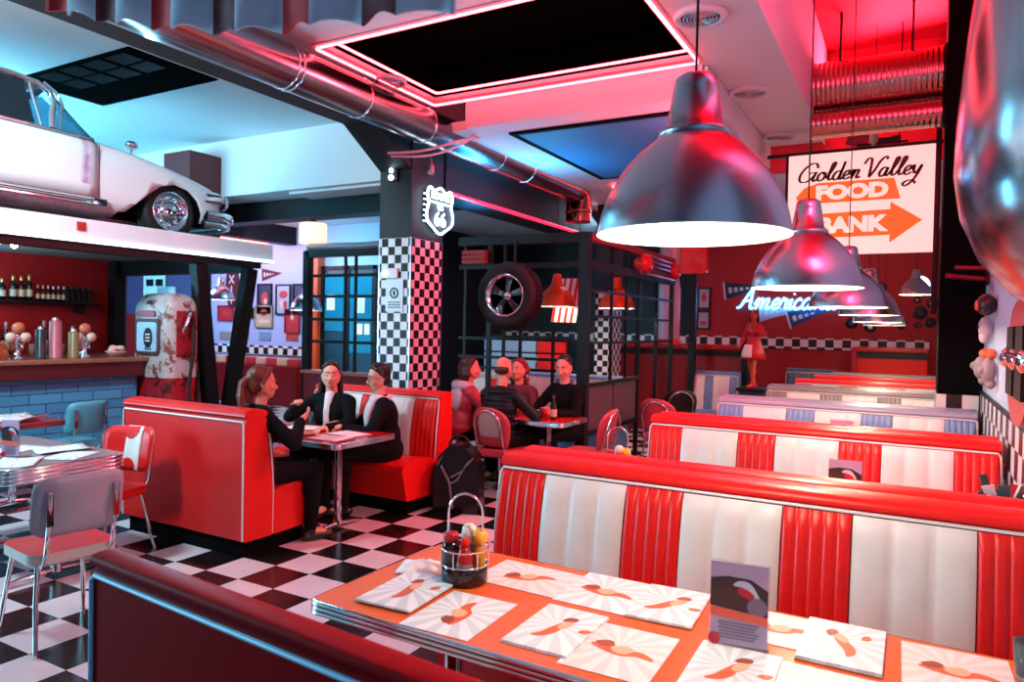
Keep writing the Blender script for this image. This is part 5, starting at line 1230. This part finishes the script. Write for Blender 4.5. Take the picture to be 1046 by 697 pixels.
# crate on the cage, striped banner
t = thing('red_crate', 'small red wooden crate on the cage rail above the tyre', 'crate', (-4.56, 7.25, 2.384)); q = MB()
for z in (0, .055, .11): q.box(-.16, .16, -.1, -.085, z, z+.045); q.box(-.16, .16, .085, .1, z, z+.045); q.box(-.16, -.145, -.085, .085, z, z+.045); q.box(.145, .16, -.085, .085, z, z+.045)
q.box(-.145, .145, -.085, .085, 0, .01); q.build('slatted_box', mat('red_wood', '8a1a1c', .5, nscale=20), t)
t = thing('striped_banner', 'slanted red and white striped banner behind the tyre', 'banner', (-4.42, 9.5, 2.05)); t.scale = (.55, 1, .9)
q = MB()
for k in range(8):
    u = -.36+.09*k; q.add([(u-.12, 0, -.35), (u-.03, 0, -.35), (u+.15, 0, .35), (u+.06, 0, .35), (u-.12, .01, -.35), (u-.03, .01, -.35), (u+.15, .01, .35), (u+.06, .01, .35)], [(0,1,2,3), (7,6,5,4), (0,4,5,1), (2,6,7,3), (1,5,6,2), (3,7,4,0)], k % 2)
q.build('cloth', [RED, PAPER], t); q = MB(); q.cyl((-.25, .02, .35), (.42, .02, .35), .012, n=8); q.bar((.0, .02, .35), (.0, .02, 1.52), .01); q.bar((.3, .02, .35), (.3, .02, 1.52), .01); q.build('rod', BLACKSTEEL, t)

# ------------------------------------------------------------------ picture wall (left far)
EXT = thing('exit_sign', 'dark oval sign with vertical letters EXIT on the far left wall', 'sign', (-12.75, 10.497, 2.42)); q = MB(); q.prism([(.19*math.cos(a*PI/14), .5*math.sin(a*PI/14)) for a in range(28)], -.04, 0, 'y'); q.build('oval_board', mat('brown_red_board', '4a1c20', .5), EXT)
for k, ch in enumerate('EXIT'):
    o = text_obj('letter', ch, .24, mat('pale_letter', 'c8b8c0', .5), EXT, (0, -.043, .33-.22*k), (PI/2, 0, 0), .003, bold=.004)
def framed(lab, x, z, w, h, fc, pc, blobs, y=10.5, g='framed pictures'):
    t = thing('framed_picture', lab, 'picture', (x, y-.001, z), 0, g); q = MB()
    f = .03
    q.box(-w/2, w/2, -.04, -.001, h/2-f, h/2); q.box(-w/2, w/2, -.04, -.001, -h/2, -h/2+f); q.box(-w/2, -w/2+f, -.04, -.001, -h/2+f, h/2-f); q.box(w/2-f, w/2, -.04, -.001, -h/2+f, h/2-f); q.build('frame', fc, t)
    q = MB(); q.box(-w/2+f, w/2-f, -.02, -.003, -h/2+f, h/2-f); pr_ = q.build('print', pc, t)
    q = MB(); 
    for k, (dx, dz, rx, rz) in enumerate(blobs): q.prism([(dx+rx*math.cos(a*PI/8), dz+rz*math.sin(a*PI/8)) for a in range(16)], -.023-.001*k, -.02, 'y', k % 2)
    q.build('motif', [mat('motif_red', 'b83a3a', .5), mat('motif_cream', 'd8c0a8', .5)], pr_)
PALEP = mat('pale_print', 'a8b4c8', .5, nscale=10, var=.3); DARKP = mat('dark_print', '2a2e4a', .5, nscale=10, var=.3); REDPR = mat('red_print', 'b02a38', .5, nscale=10, var=.2)
framed('black framed picture with a red motif, left of three in the upper row', -11.77, 2.13, .42, .62, BLACK, DARKP, [(0, .0, .1, .14), (.03, -.06, .05, .06)])
framed('black framed picture with pale lettered print, middle of three in upper row', -11.23, 2.11, .42, .62, BLACK, PALEP, [(0, .1, .12, .08), (-.05, -.1, .05, .08), (.06, -.1, .05, .08)])
framed('black framed picture beside the cage post, right of three in the upper row', -10.78, 2.12, .36, .62, BLACK, DARKP, [(0, -.05, .1, .12)])
framed('square cream sign with red badge in the middle of picture wall', -11.79, 1.76, .52, .46, mat('cream_frame', '9a9078', .5), mat('cream_print', 'b0a890', .5), [(0, .08, .1, .08), (0, -.1, .18, .04)])
framed('red square picture near the cage post', -10.97, 1.68, .42, .5, mat('red_frame', '9a1a2a', .5), REDPR, [(0, .0, .1, .04), (0, .07, .05, .05)])
framed('small black and red picture by the exit sign', -12.25, 1.83, .3, .22, BLACK, REDPR, [(0, 0, .06, .04)])
framed('red picture block under the exit sign', -12.95, 1.82, .5, .34, mat('red_frame', '9a1a2a', .5), REDPR, [(0, 0, .1, .06)])
framed('white poster on the far red wall left of pennants, upper of two', -3.6, 2.28, .26, .42, BLACK, PALEP, [(0, .02, .05, .08)], y=14.0)
framed('white and pink poster on the far red wall, lower of two', -3.6, 1.86, .26, .36, BLACK, PALEP, [(0, -.06, .07, .05)], y=14.0)
def plate(lab, x, z, w, body, c, tc):
    t = thing('licence_plate', lab, 'licence plate', (x, 10.498, z), 0, 'licence plates'); q = MB(); q.box(-w/2, w/2, -.012, 0, -.09, .09); q.build('plate', mat('plate_'+c, c, .4, nscale=12), t, bevel=.004)
    q = MB(); n = len(body)
    q.build('rim', STEEL, t) if False else None
plate('grey licence plate left in the bottom row of the picture wall', -12.95, 1.33, .4, '', '8a8480', 0)
plate('cream licence plate second in the bottom row of the picture wall', -12.45, 1.34, .42, '', 'a89c84', 0)
plate('blue licence plate in the bottom row under the cream square sign', -11.76, 1.35, .34, '', '6f93b0', 0)
plate('red licence plate at right end of the bottom row', -10.98, 1.36, .34, '', 'b04a44', 0)
t = thing('wall_bench', 'long dark red bench under the picture wall with striped cushions', 'bench', (-11.9, 10.1, 0)); q = MB(); q.box(-2.2, 1.5, -.05, .1, 0, .78); q.build('back_panel', mat('dark_red_panel', '7a0d16', .4), t)
q = MB()
for k in range(12): q.box(-2.2+.3*k, -2.2+.3*k+.29, .1, .2, .78, .93, k % 2)
q.build('striped_top', [mat('peach_vinyl', 'd8a890', .4), mat('rose_vinyl', 'b8343c', .4)], t, bevel=.02)
q = MB(); q.box(-2.2, 1.5, .1, .36, 0, .78); q.build('seat', mat('dark_red_panel', '7a0d16', .4), t)

# ------------------------------------------------------------------ bag, bottle, cup
t = thing('black_bag', 'black glossy bag with pale straps on the floor by the striped booth', 'bag', (-3.52, 5.36, 0), .3)
q = MB(); q.prism([(-.2, .0), (-.21, .3), (-.16, .5), (-.06, .6), (.06, .6), (.17, .5), (.21, .3), (.2, 0)], -.11, .11, 'y'); q.build('bag_body', mat('glossy_nylon', '0a0c0f', .25, nscale=14, bump=.1), t, bevel=.04, seg=3)
q = MB(); q.tube([(-.13, -.13, .42), (-.05, -.135, .28), (-.02, -.13, .05)], .012, 8); q.tube([(.12, -.13, .47), (.02, -.135, .30), (-.05, -.135, .26)], .008, 8); q.build('strap', mat('lilac_strap', '6a6078', .5), t)
q = MB(); q.tube([(.16, -.125, .50), (.06, -.13, .38), (-.04, -.13, .32)], .005, 6); q.tube([(-.12, -.125, .5), (-.17, -.125, .42)], .005, 6); q.build('zip', STEEL, t)
q = MB(); q.tube(arc((0, 0, .58), .09, 0, PI, 12, 'xz'), .012, 8); q.build('handle', BLACK, t)
t = thing('beer_bottle', 'dark bottle with pale label on the table of the man in black', 'bottle', (-3.08, 6.35, .751)); q = MB(); q.lathe([(0, 0), (.03, 0), (.032, .01), (.032, .13), (.014, .19), (.013, .24), (0, .24)], n=18); q.build('glass_body', BB, t); q = MB(); q.lathe([(.0325, .03), (.033, .032), (.033, .1), (.0325, .102)], n=18); q.build('label_band', mat('cream_label', 'c8b8a0', .5), t)
t = thing('red_cup', 'red cup left of the bottle on the dark red table', 'cup', (-3.2, 6.4, .751)); q = MB(); q.lathe([(0, 0), (.035, 0), (.042, .1), (.04, .1), (.033, .006), (0, .006)], n=18); q.build('cup_body', mat('red_plastic', 'c02028', .3), t); q = MB(); q.lathe([(.0425, .098), (.045, .1), (.0425, .104), (.04, .1)], n=18); q.build('rim', mat('pale_rim', 'd8b0b0', .3), t)
# ------------------------------------------------------------------ striped valance close to the camera
q = MB()
def vfn(u, v):
    x = -2.45+1.56*u; zb = 2.322+(-.9-x)*.10+max(0, -1.4-x)**1.5*.14+.016*abs(math.sin(PI*u*12)); yy = 1.28+.02*math.sin(u*40)
    return (x, yy, zb+(2.95-zb)*v)
q.grid(vfn, 96, 6, 0, True, matfn=lambda u, v: (0 if (int(u*12)//2) % 2 == 0 else 2) if int(u*12) % 2 == 0 else 1)
VB = mat('pale_blue_cloth', 'c8d4e8', .8); VR = mat('red_cloth', 'd01226', .8); VD = mat('maroon_cloth', '5a0e18', .8)
t = thing('striped_valance', 'blurred red and pale blue striped cloth hanging at top edge', 'valance', (0, 0, 0))
o = q.build('cloth', [VR, VB, VD], t); sm = o.modifiers.new('thick', 'SOLIDIFY'); sm.thickness = .008
q = MB(); q.cyl((-2.5, 1.28, 2.96), (-.8, 1.28, 2.96), .02, n=12); q.bar((-2.2, 1.28, 2.96), (-2.2, 1.28, 3.75), .015); q.bar((-.95, 1.28, 2.96), (-.95, 1.28, 3.75), .015); q.build('rod', BLACKSTEEL, t)
# ------------------------------------------------------------------ people
def remesh(mb, name, mats_, parent, vox=.009, smooth=3, tags=None, loc=None):
    o = mb.build(name, mats_, parent)
    r = o.modifiers.new('r', 'REMESH'); r.mode = 'VOXEL'; r.voxel_size = vox; r.use_smooth_shade = True
    s = o.modifiers.new('s', 'SMOOTH'); s.factor = .5; s.iterations = smooth
    dg = bpy.context.evaluated_depsgraph_get(); me = bpy.data.meshes.new_from_object(o.evaluated_get(dg))
    o.modifiers.clear(); o.data = me; me.name = name
    me.materials.clear()
    for m in (mats_ if isinstance(mats_, (list, tuple)) else [mats_]): me.materials.append(m)
    me.polygons.foreach_set('use_smooth', [True]*len(me.polygons))
    me.update(); return o
def ik(a, b, l1, l2, hint):
    a = Vector(a); b = Vector(b); d = b-a; L = min(d.length, (l1+l2)*.995); d.normalize()
    x = (l1*l1-l2*l2+L*L)/(2*L); h = math.sqrt(max(l1*l1-x*x, 0)); hn = Vector(hint); hn = (hn-d*hn.dot(d)).normalized()
    return a+d*x+hn*h, a+d*L
def hand(mb, wrist, dirv, palm, side, curl=.6, s=1.0):
    """palm and five separate bent fingers"""
    d = Vector(dirv).normalized(); n = Vector(palm); n = (n-d*n.dot(d)).normalized(); w = d.cross(n)*side
    W = Vector(wrist)
    mb.cap(W, W+d*.04*s, .024*s, .026*s, 10)
    for k in (-1.5, -.5, .5, 1.5): mb.cap(W+d*.03*s+w*k*.012*s, W+d*.088*s+w*k*.0205*s, .0135*s, .0115*s, 8)
    for k, L in ((-1.5, .062), (-.5, .073), (.5, .078), (1.5, .07)):
        p = W+d*.09*s+w*k*.0205*s; dd = d; 
        for j, f in enumerate((.45, .32, .25)):
            ang = curl*(.55+.35*j); dd = (d*math.cos(ang*(j+1)*.6)+n*math.sin(ang*(j+1)*.6)+w*k*.03).normalized()
            q = p+dd*L*f*s; mb.cap(p, q, (.0098-.0009*j)*s, (.0091-.0009*j)*s, 8); p = q
    p = W+d*.025*s+w*.024*s; q = p+(d*.55+w*.75+n*.25).normalized()*.042*s; r = q+(d*.85+w*.25+n*.35).normalized()*.034*s
    mb.cap(p, q, .0125*s, .0105*s, 8); mb.cap(q, r, .0102*s, .009*s, 8)
def person(label, loc, rz, seat=.47, lean=.12, turn=0, tilt=0, roll_=0, lh=None, rh=None, lpalm=(0, 0, -1), rpalm=(0, 0, -1), top=None, legs=None, hair=None, hairstyle='long', scarf=None, glasses=False, face=True, s=1.0, hood=None, skirt=False, standing=False, statue=False, skin=None, shirt=None, vox=.009, curl=.6, quilt=False):
    t = thing('statue' if statue else 'person', label, 'statue' if statue else 'person', loc, rz)
    sk = skin or SKIN; B = MB(); J = MB(); Tm = MB(); H = MB()
    hip = Vector((0, 0, seat+.10))
    if standing: hip = Vector((0, 0, .93))
    def up_(h, y=0): return hip + Vector((0, math.sin(lean)*h+y*math.cos(lean), math.cos(lean)*h-y*math.sin(lean)))
    belly, chest, shl, neck = up_(.12), up_(.30), up_(.42), up_(.50)
    # trunk
    for M_, g in ((B, 0), (J, .016)):
        M_.ell(hip, (.165+g, .125+g, .12+g), 18, 12); M_.ell(belly, (.148+g, .115+g, .16+g), 18, 12); M_.ell(chest, (.165+g, .118+g, .17+g), 18, 12)
        M_.cap(shl+Vector((-.14, 0, 0)), shl+Vector((.14, 0, 0)), .062+g, .062+g, 14)
        M_.cap(chest+Vector((-.07, 0, .02)), shl+Vector((0, 0, .02)), .1+g, .07+g, 14); M_.cap(chest+Vector((.07, 0, .02)), shl+Vector((0, 0, .02)), .1+g, .07+g, 14)
    hc = neck + Vector((0, .03, .165)); Rh = Matrix.Rotation(turn, 3, 'Z') @ Matrix.Rotation(roll_, 3, 'Y') @ Matrix.Rotation(-tilt, 3, 'X')
    B.cap(shl+Vector((0, 0, .02)), hc+Vector((0, -.01, -.08)), .056, .052, 14)
    J.cap(shl, neck+Vector((0, 0, -.045)), .085, .066, 14)
    def hd(x, y, z): return hc + Rh @ Vector((x, y, z))
    # head: skull, face, jaw, cheeks, nose, brow, lips, ears; eyes at half height
    B.ell(hd(0, -.012, .03), (.076, .094, .09), 20, 14, 0, Rh); B.ell(hd(0, .02, -.02), (.066, .072, .085), 18, 12, 0, Rh); B.ell(hd(0, .045, -.08), (.042, .042, .035), 14, 10, 0, Rh)
    B.cap(hd(-.05, .0, -.05), hd(-.015, .05, -.092), .03, .024, 10); B.cap(hd(.05, .0, -.05), hd(.015, .05, -.092), .03, .024, 10)
    B.cap(hd(0, .084, .005), hd(0, .108, -.032), .009, .0135, 10); B.ell(hd(-.011, .098, -.036), .0095, 8, 6); B.ell(hd(.011, .098, -.036), .0095, 8, 6)
    B.cap(hd(-.045, .07, .022), hd(-.012, .082, .02), .010, .009, 8); B.cap(hd(.045, .07, .022), hd(.012, .082, .02), .010, .009, 8)
    B.cap(hd(-.02, .082, -.064), hd(.02, .082, -.064), .0085, .0085, 8)
    for sx in (-1, 1): B.ell(hd(sx*.078, -.012, -.008), (.012, .024, .034), 10, 8, 0, Rh); B.ell(hd(sx*.042, .058, -.03), (.022, .022, .024), 10, 8)
    # arms
    for sg, tgt, pm in ((-1, lh, lpalm), (1, rh, rpalm)):
        S_ = shl+Vector((sg*.175, 0, -.005)); tgt = Vector(tgt) if tgt else hip+Vector((sg*.17, .28, .1))
        E_, W_ = ik(S_, tgt, .285, .255, (sg*.8, -.35, -.7))
        for M_, g in ((B, 0), (J, .016)):
            M_.cap(S_, E_, .050+g, .039+g, 14); M_.cap(E_, W_ if M_ is B else E_+(W_-E_)*.93, .039+g, .026+g, 14)
        hand(B, W_, (W_-E_)*.6+Vector((0, .1, 0)), pm, -sg, curl)
    # legs
    for sg in (-1, 1):
        Hj = hip+Vector((sg*.09, .0, -.02))
        if standing:
            step = -.08*sg
            K = hip+Vector((sg*.09, .05+step*.5, -.44)); A = hip+Vector((sg*.085, step*1.4-.02, -.85))
        else:
            K = Vector((sg*.13, .43, seat+.09)); A = Vector((sg*.13, .40, .09))
        for M_, g in ((B, 0), (Tm, .014)):
            M_.cap(Hj, K, .080+g, .056+g, 14); M_.cap(K, A if M_ is B else K+(A-K)*.96, .054+g, .036+g, 14)
            M_.ell(K+(A-K)*.3+Vector((0, -.018, 0)), (.05+g, .052+g, .12+g), 12, 8)
        B.cap(A, A+Vector((0, .13, -.045)), .036, .028, 10)
    body = remesh(B, 'body', sk, t, vox, 2)
    if top: remesh(J, 'jacket', top, t, .011, 3)
    Tm.ell(hip, (.18, .14, .12), 16, 10)
    if legs: remesh(Tm, 'trousers', legs, t, .011, 3)
    for sg in (-1, 1):
        A = (hip+Vector((sg*.085, (-.08*sg)*1.4-.02, -.85))) if standing else Vector((sg*.13, .40, .09))
        q = MB(); q.cap((A.x, A.y-.03, A.z-.045), (A.x, A.y+.15, A.z-.055), .042, .036, 12); q.cap((A.x, A.y, A.z-.03), (A.x, A.y, A.z+.02), .045, .047, 12); q.build('shoe', mat('dark_leather', '14110f', .35) if not statue else RED, t)
    if shirt:
        q = MB(); q.cap(shl+Vector((0, .03, .055)), chest+Vector((0, .098, .03)), .055, .045, 14); q.cap(chest+Vector((0, .098, .03)), chest+Vector((0, .115, -.1)), .045, .03, 12); remesh(q, 'shirt', shirt, t, .01, 2)
    # face details
    q = MB()
    for sx in (-1, 1): q.ell(hd(sx*.031, .079, .0), (.0125, .008, .0075), 10, 8, 0, Rh)
    q.build('eye', mat('eye_white', 'd8d0cc', .2, var=0), t)
    q = MB()
    for sx in (-1, 1): q.ell(hd(sx*.031, .0855, .0), (.006, .003, .006), 10, 8, 0, Rh)
    q.build('iris', mat('dark_iris', '241510', .2, var=0), t)
    q = MB(); q.cap(hd(-.021, .0885, -.0625), hd(.021, .0885, -.0625), .0045, .0045, 8); q.cap(hd(-.015, .088, -.070), hd(.015, .088, -.070), .005, .005, 8); q.build('lips', mat('lip_pink', 'a04a44', .4, var=0), t)
    q = MB()
    for sx in (-1, 1): q.cap(hd(sx*.047, .074, .03), hd(sx*.016, .091, .031), .0035, .005, 8)
    hm = hair or mat('dark_hair', '1c120e', .45, nscale=60, var=.4)
    q.build('eyebrow', hm, t)
    if glasses:
        q = MB()
        for sx in (-1, 1):
            q.tube([tuple(hd(sx*.034+.024*math.cos(a*PI/8), .098, .0+.018*math.sin(a*PI/8))) for a in range(16)], .0028, 6, True); q.tube([hd(sx*.058, .097, .004), hd(sx*.08, .02, .006), hd(sx*.08, -.02, .0)], .0025, 6)
        q.tube([hd(-.01, .1, .003), hd(.01, .1, .003)], .0025, 6); q.build('glasses', BLACK, t)
    # hair
    if hairstyle != 'bald':
        H.ell(hd(0, -.034, .052), (.083, .094, .086), 20, 14, 0, Rh); H.ell(hd(0, -.062, -.01), (.074, .06, .085), 16, 10, 0, Rh)
        for sx in ((-1, 1) if hairstyle != 'short' else ()): H.cap(hd(sx*.06, .02, .09), hd(sx*.08, -.02, .0), .018, .014, 10); H.cap(hd(sx*.02, .045, .112), hd(sx*.062, .025, .08), .018, .016, 10)
        rr = random.Random(len(label))
        if hairstyle == 'long':
            for k in range(18):
                a = PI*(.05+.9*k/17)+PI; x = .078*math.cos(a); y = -.03+.075*math.sin(a)
                p = hd(x, y, .02); dz = -.25-rr.uniform(0, .08); H.tube([p, hd(x*1.15, y-.02, -.09), hd(x*1.25+rr.uniform(-.01, .01), y-.03, -.17), hd(x*1.1, y-.01, dz)], [.026, .026, .022, .008], 8)
        elif hairstyle == 'ponytail':
            for k in range(9):
                w = rr.uniform(-.025, .025); H.tube([hd(w*.4, -.10, .05), hd(w, -.155, .0), hd(w*1.6, -.16, -.10), hd(w*2, -.14, -.20), hd(w*1.5, -.15, -.29-rr.uniform(0, .05))], [.018, .024, .024, .02, .006], 8)
        elif hairstyle == 'updo': H.ell(hd(0, -.09, .04), (.06, .05, .055)); H.ell(hd(0, -.03, .08), (.082, .09, .06))
        elif hairstyle == 'bob':
            for k in range(14):
                a = PI*(.05+.9*k/13)+PI; x = .082*math.cos(a); y = -.03+.08*math.sin(a); H.tube([hd(x, y, .02), hd(x*1.15, y, -.07), hd(x*1.0, y, -.13)], [.028, .03, .012], 8)
        elif hairstyle == 'curly':
            for k in range(46):
                a = rr.uniform(.15, PI-.15)+PI; h = rr.uniform(-.2, .1); r = .085+.03*rr.random(); H.ell(hd(r*math.cos(a), -.02+r*math.sin(a), h), rr.uniform(.018, .03), 8, 6)
        remesh(H, 'hair', hm, t, .008, 1)
    else:
        q = MB(); q.ell(hd(0, -.035, .0), (.0785, .076, .055), 18, 10, 0, Rh); q.build('hair', hm, t)
    if scarf:
        q = MB(); q.tube([shl+Vector((.075*math.cos(a), .01+.075*math.sin(a), .055+.01*math.sin(a*3))) for a in [2*PI*i/20 for i in range(20)]], .032, 10, True)
        q.tube(spline([shl+Vector((-.07, .07, .05)), chest+Vector((-.055, .15, .0)), belly+Vector((-.05, .155, .0))], 5), .034, 10); q.tube(spline([shl+Vector((.06, .07, .05)), chest+Vector((.035, .15, .02)), belly+Vector((.02, .155, .03))], 5), .034, 10)
        remesh(q, 'scarf', scarf, t, .01, 2)
    if hood:
        q = MB(); q.tube(spline([shl+Vector((-.12, .03, .04)), shl+Vector((-.1, -.08, .07)), shl+Vector((0, -.12, .06)), shl+Vector((.1, -.08, .07)), shl+Vector((.12, .03, .04))], 5), .05, 12); q.ell(chest+Vector((0, -.1, .05)), (.15, .06, .14)); remesh(q, 'hood', hood, t, .011, 2)
    if quilt:
        q = MB()
        for i in range(6):
            z = chest.z-.22+.075*i; yb = (chest.y-hip.y)/(chest.z-hip.z)*(z-hip.z)
            q.tube([(.186*math.cos(a), yb+.138*math.sin(a), z) for a in [2*PI*k/28 for k in range(28)]], .012, 6, True)
        q.build('quilted_seam', top, t)
    if skirt:
        q = MB(); q.lathe([(.14, .14), (.17, .05), (.22, -.12), (.27, -.30), (.262, -.30), (.2, -.1), (.13, .1)], hip, 28); q.build('skirt', top, t)
        q = MB(); q.lathe([(.19, .02), (.235, -.12), (.265, -.24), (.255, -.26)], hip, 10, 0, Matrix.Rotation(.9, 3, 'Z'), arc=1.3); o = q.build('apron', PAPER, t); sm = o.modifiers.new('thick', 'SOLIDIFY'); sm.thickness = .006
        q = MB(); q.ell(hd(0, -.0, .115), (.06, .07, .035), 14, 8); q.build('cap', PAPER, t)
    t.scale = (s, s, s)
    return t
DKC = mat('black_cloth', '060709', .85, nscale=30, spec=.15); NAVY = mat('navy_quilt', '0b0f17', .5, nscale=20, spec=.3); DENIM = mat('dark_denim', '08090c', .85, nscale=40, spec=.15)
AUB = mat('auburn_hair', '6a2c18', .4, nscale=60, var=.4); BRH = mat('brown_hair', '2c1a12', .45, nscale=60, var=.4); BKH = mat('black_hair', '120d0c', .4, nscale=60, var=.4)
WSC = mat('white_scarf_cloth', 'd8ccd0', .8, nscale=40)
person('woman with auburn ponytail in black, elbow on the table, back to camera', (-4.22, 3.68, 0), -.4, lean=.06, turn=-.05, tilt=.05, lh=(-.16, .42, .80), rh=(.15, .30, .95), rpalm=(-.3, -1, .2), top=DKC, legs=DENIM, hair=AUB, hairstyle='ponytail', s=.97)
person('woman facing the camera with long dark hair, hand raised, dark coat', (-4.58, 4.88, 0), PI+.3, lean=.05, turn=.42, lh=(-.16, .45, .80), rh=(.17, .35, .99), rpalm=(-.4, .4, -1), top=DKC, legs=DENIM, hair=BRH, hairstyle='long', shirt=WSC, s=.96, curl=.7)
person('woman in profile with glasses, dark updo and white scarf, reading', (-4.05, 5.02, 0), PI-.75, lean=.16, turn=.3, tilt=.15, lh=(-.16, .42, .80), rh=(.12, .44, .80), top=DKC, legs=DENIM, hair=BKH, hairstyle='updo', scarf=WSC, glasses=True, s=.96)
person('woman with shoulder length dark hair in red coat with pale hood, seen from behind', (-4.12, 6.32, 0), -.7, lean=.1, turn=-.2, lh=(-.15, .4, .8), rh=(.15, .4, .8), top=mat('red_coat', 'a01a2c', .6, nscale=20), legs=DENIM, hair=BRH, hairstyle='bob', hood=mat('pale_knit', 'b8a0ac', .8, nscale=50, var=.4, bump=.3), s=.98)
person('bald man seen from behind in a dark quilted jacket', (-3.50, 6.0, 0), -.1, lean=.08, turn=.1, tilt=.1, lh=(-.16, .42, .80), rh=(.2, .42, .80), top=NAVY, legs=DENIM, hair=mat('stubble', '3a241c', .6), hairstyle='bald', s=1.0, quilt=True)
person('woman with curly red hair looking up, behind the bald man', (-3.78, 6.98, 0), PI-.1, lean=.1, turn=.1, tilt=-.05, lh=(-.15, .35, .80), rh=(.15, .35, .80), top=mat('maroon_cloth2', '5a1a24', .7), legs=DENIM, hair=mat('red_hair', '7a2014', .4, nscale=60, var=.4), hairstyle='curly', s=.96)
person('man with short dark hair in black jacket looking down at the bottle', (-3.2, 6.95, 0), PI-.25, lean=.12, turn=.3, tilt=.22, lh=(-.12, .42, .80), rh=(.16, .42, .80), top=DKC, legs=DENIM, hair=BKH, hairstyle='short', s=1.0)
# carhop statue on a plinth
t = thing('statue_plinth', 'dark teal plinth under the red carhop statue', 'plinth', (-1.95, 10.3, 0)); q = MB(); q.box(-.16, .16, -.16, .16, 0, .84); q.build('shaft', mat('teal_block', '12384a', .4), t, bevel=.01); q = MB(); q.box(-.19, .19, -.19, .19, .84, .88); q.build('cap', BLACK, t, bevel=.006); q = MB(); q.box(-.19, .19, -.19, .19, 0, .06); q.build('base', BLACK, t, bevel=.006)
person('red dressed carhop statue with white cap and apron, on a plinth', (-1.95, 10.3, .885), PI-.6, standing=True, lean=.0, turn=.5, lh=(-.3, .3, 1.28), rh=(.18, .2, .95), top=mat('statue_red', 'c01c2a', .35), hair=BRH, hairstyle='bob', s=.62, skirt=True, statue=True, skin=mat('statue_skin', 'c0503c', .4), vox=.011)
# ------------------------------------------------------------------ light
wd_ = bpy.data.worlds.new('world'); scn.world = wd_; wd_.use_nodes = True
wd_.node_tree.nodes['Background'].inputs[0].default_value = (.08, .14, .24, 1); wd_.node_tree.nodes['Background'].inputs[1].default_value = .03
def area(name, loc, target, size, energy, color, sy=None, spread=None):
    l = bpy.data.lights.new(name, 'AREA'); l.energy = energy; l.color = color; l.size = size
    if sy: l.shape = 'RECTANGLE'; l.size_y = sy
    if spread: l.spread = spread
    o = bpy.data.objects.new(name, l); COL.objects.link(o); o.location = loc
    o.rotation_euler = (Vector(target)-Vector(loc)).to_track_quat('-Z', 'Y').to_euler(); return o
# daylight-blue shop window behind and left of the camera
area('window_light', (-11.5, -1.6, 2.2), (-5.8, 4.0, 2.0), 3.0, 640, (.36, .76, 1.0), 2.0)
# unseen cyan lights added to tint the ceilings and brighten the car
area('roof_fill', (-9.3, 2.6, 2.62), (-8.9, 4.0, 4.4), .3, 100, (.14, .66, 1.0), 3.0)
area('ceiling_wash', (-11.5, 4.5, 2.5), (-9.5, 5.8, 4.4), 1.0, 130, (.12, .68, 1.0), 2.0)
area('beam_fill', (-4.42, 2.9, 3.64), (-3.6, 2.9, 3.85), .06, 60, (.16, .72, 1.0), 5.4)  # hidden behind the duct, added to blue the middle ceiling
area('car_fill', (-5.1, .9, 4.2), (-7.4, 4.4, 2.8), .5, 230, (.66, .9, 1.0))
area('cage_fill', (-4.0, 7.25, 2.76), (-4.0, 7.0, 3.6), 1.4, 22, (.05, .5, 1.0), .1)  # added to blue the dropped ceiling; no fitting on the cage
# unseen red lights added to redden the high right ceiling and far wall
area('red_fill', (.36, 2.5, 4.2), (-.4, 6.0, 4.5), .25, 150, (1.0, .04, .12), 1.6)
area('red_duct_fill', (-.2, 8.3, 4.3), (-.6, 6.5, 4.2), .8, 60, (1.0, .06, .12), .2)
area('far_red', (-1.5, 11.5, 3.4), (-1.5, 13.8, 1.5), 2.0, 30, (1.0, .2, .18), .4)
# pink neon of the left back room and cold light in the doorway
area('pink_wash', (-11.4, 9.2, 3.15), (-11.4, 10.45, 3.0), 2.4, 24, (1.0, .36, .38), .15)
area('blue_room', (-12.6, 8.6, 3.1), (-11.6, 10.4, 1.5), .8, 60, (.45, .6, 1.0), .5)
area('cold_door', (-9.5, 9.0, 3.3), (-9.4, 10.4, 1.8), .8, 40, (.2, .75, 1.0), .4)
area('bar_light', (-8.4, 4.2, 2.36), (-9.4, 4.6, 1.6), .8, 13, (1.0, .5, .35), 1.2)
# unseen red light added for the pillar's right face; cool one for the back
area('diner_red', (-1.5, 6.3, 3.35), (-4.2, 5.6, 1.2), .5, 130, (1.0, .06, .10), .8)
area('back_cool', (-4.6, 10.4, 3.4), (-4.6, 9.6, 1.2), 1.6, 30, (.45, .75, 1.0), .6)
cam_d.dof.use_dof = True; cam_d.dof.focus_distance = 3.6; cam_d.dof.aperture_fstop = 3.2
vs_ = scn.view_settings; vs_.view_transform = 'Standard'; vs_.look = 'None'; vs_.gamma = 1; vs_.exposure = 0.45; vs_.use_curve_mapping = False
cy_ = scn.cycles; cy_.max_bounces = 6; cy_.diffuse_bounces = 3; cy_.glossy_bounces = 3; cy_.transmission_bounces = 4; cy_.caustics_reflective = False; cy_.caustics_refractive = False
cy_.sample_clamp_indirect = 4; cy_.use_denoising = True
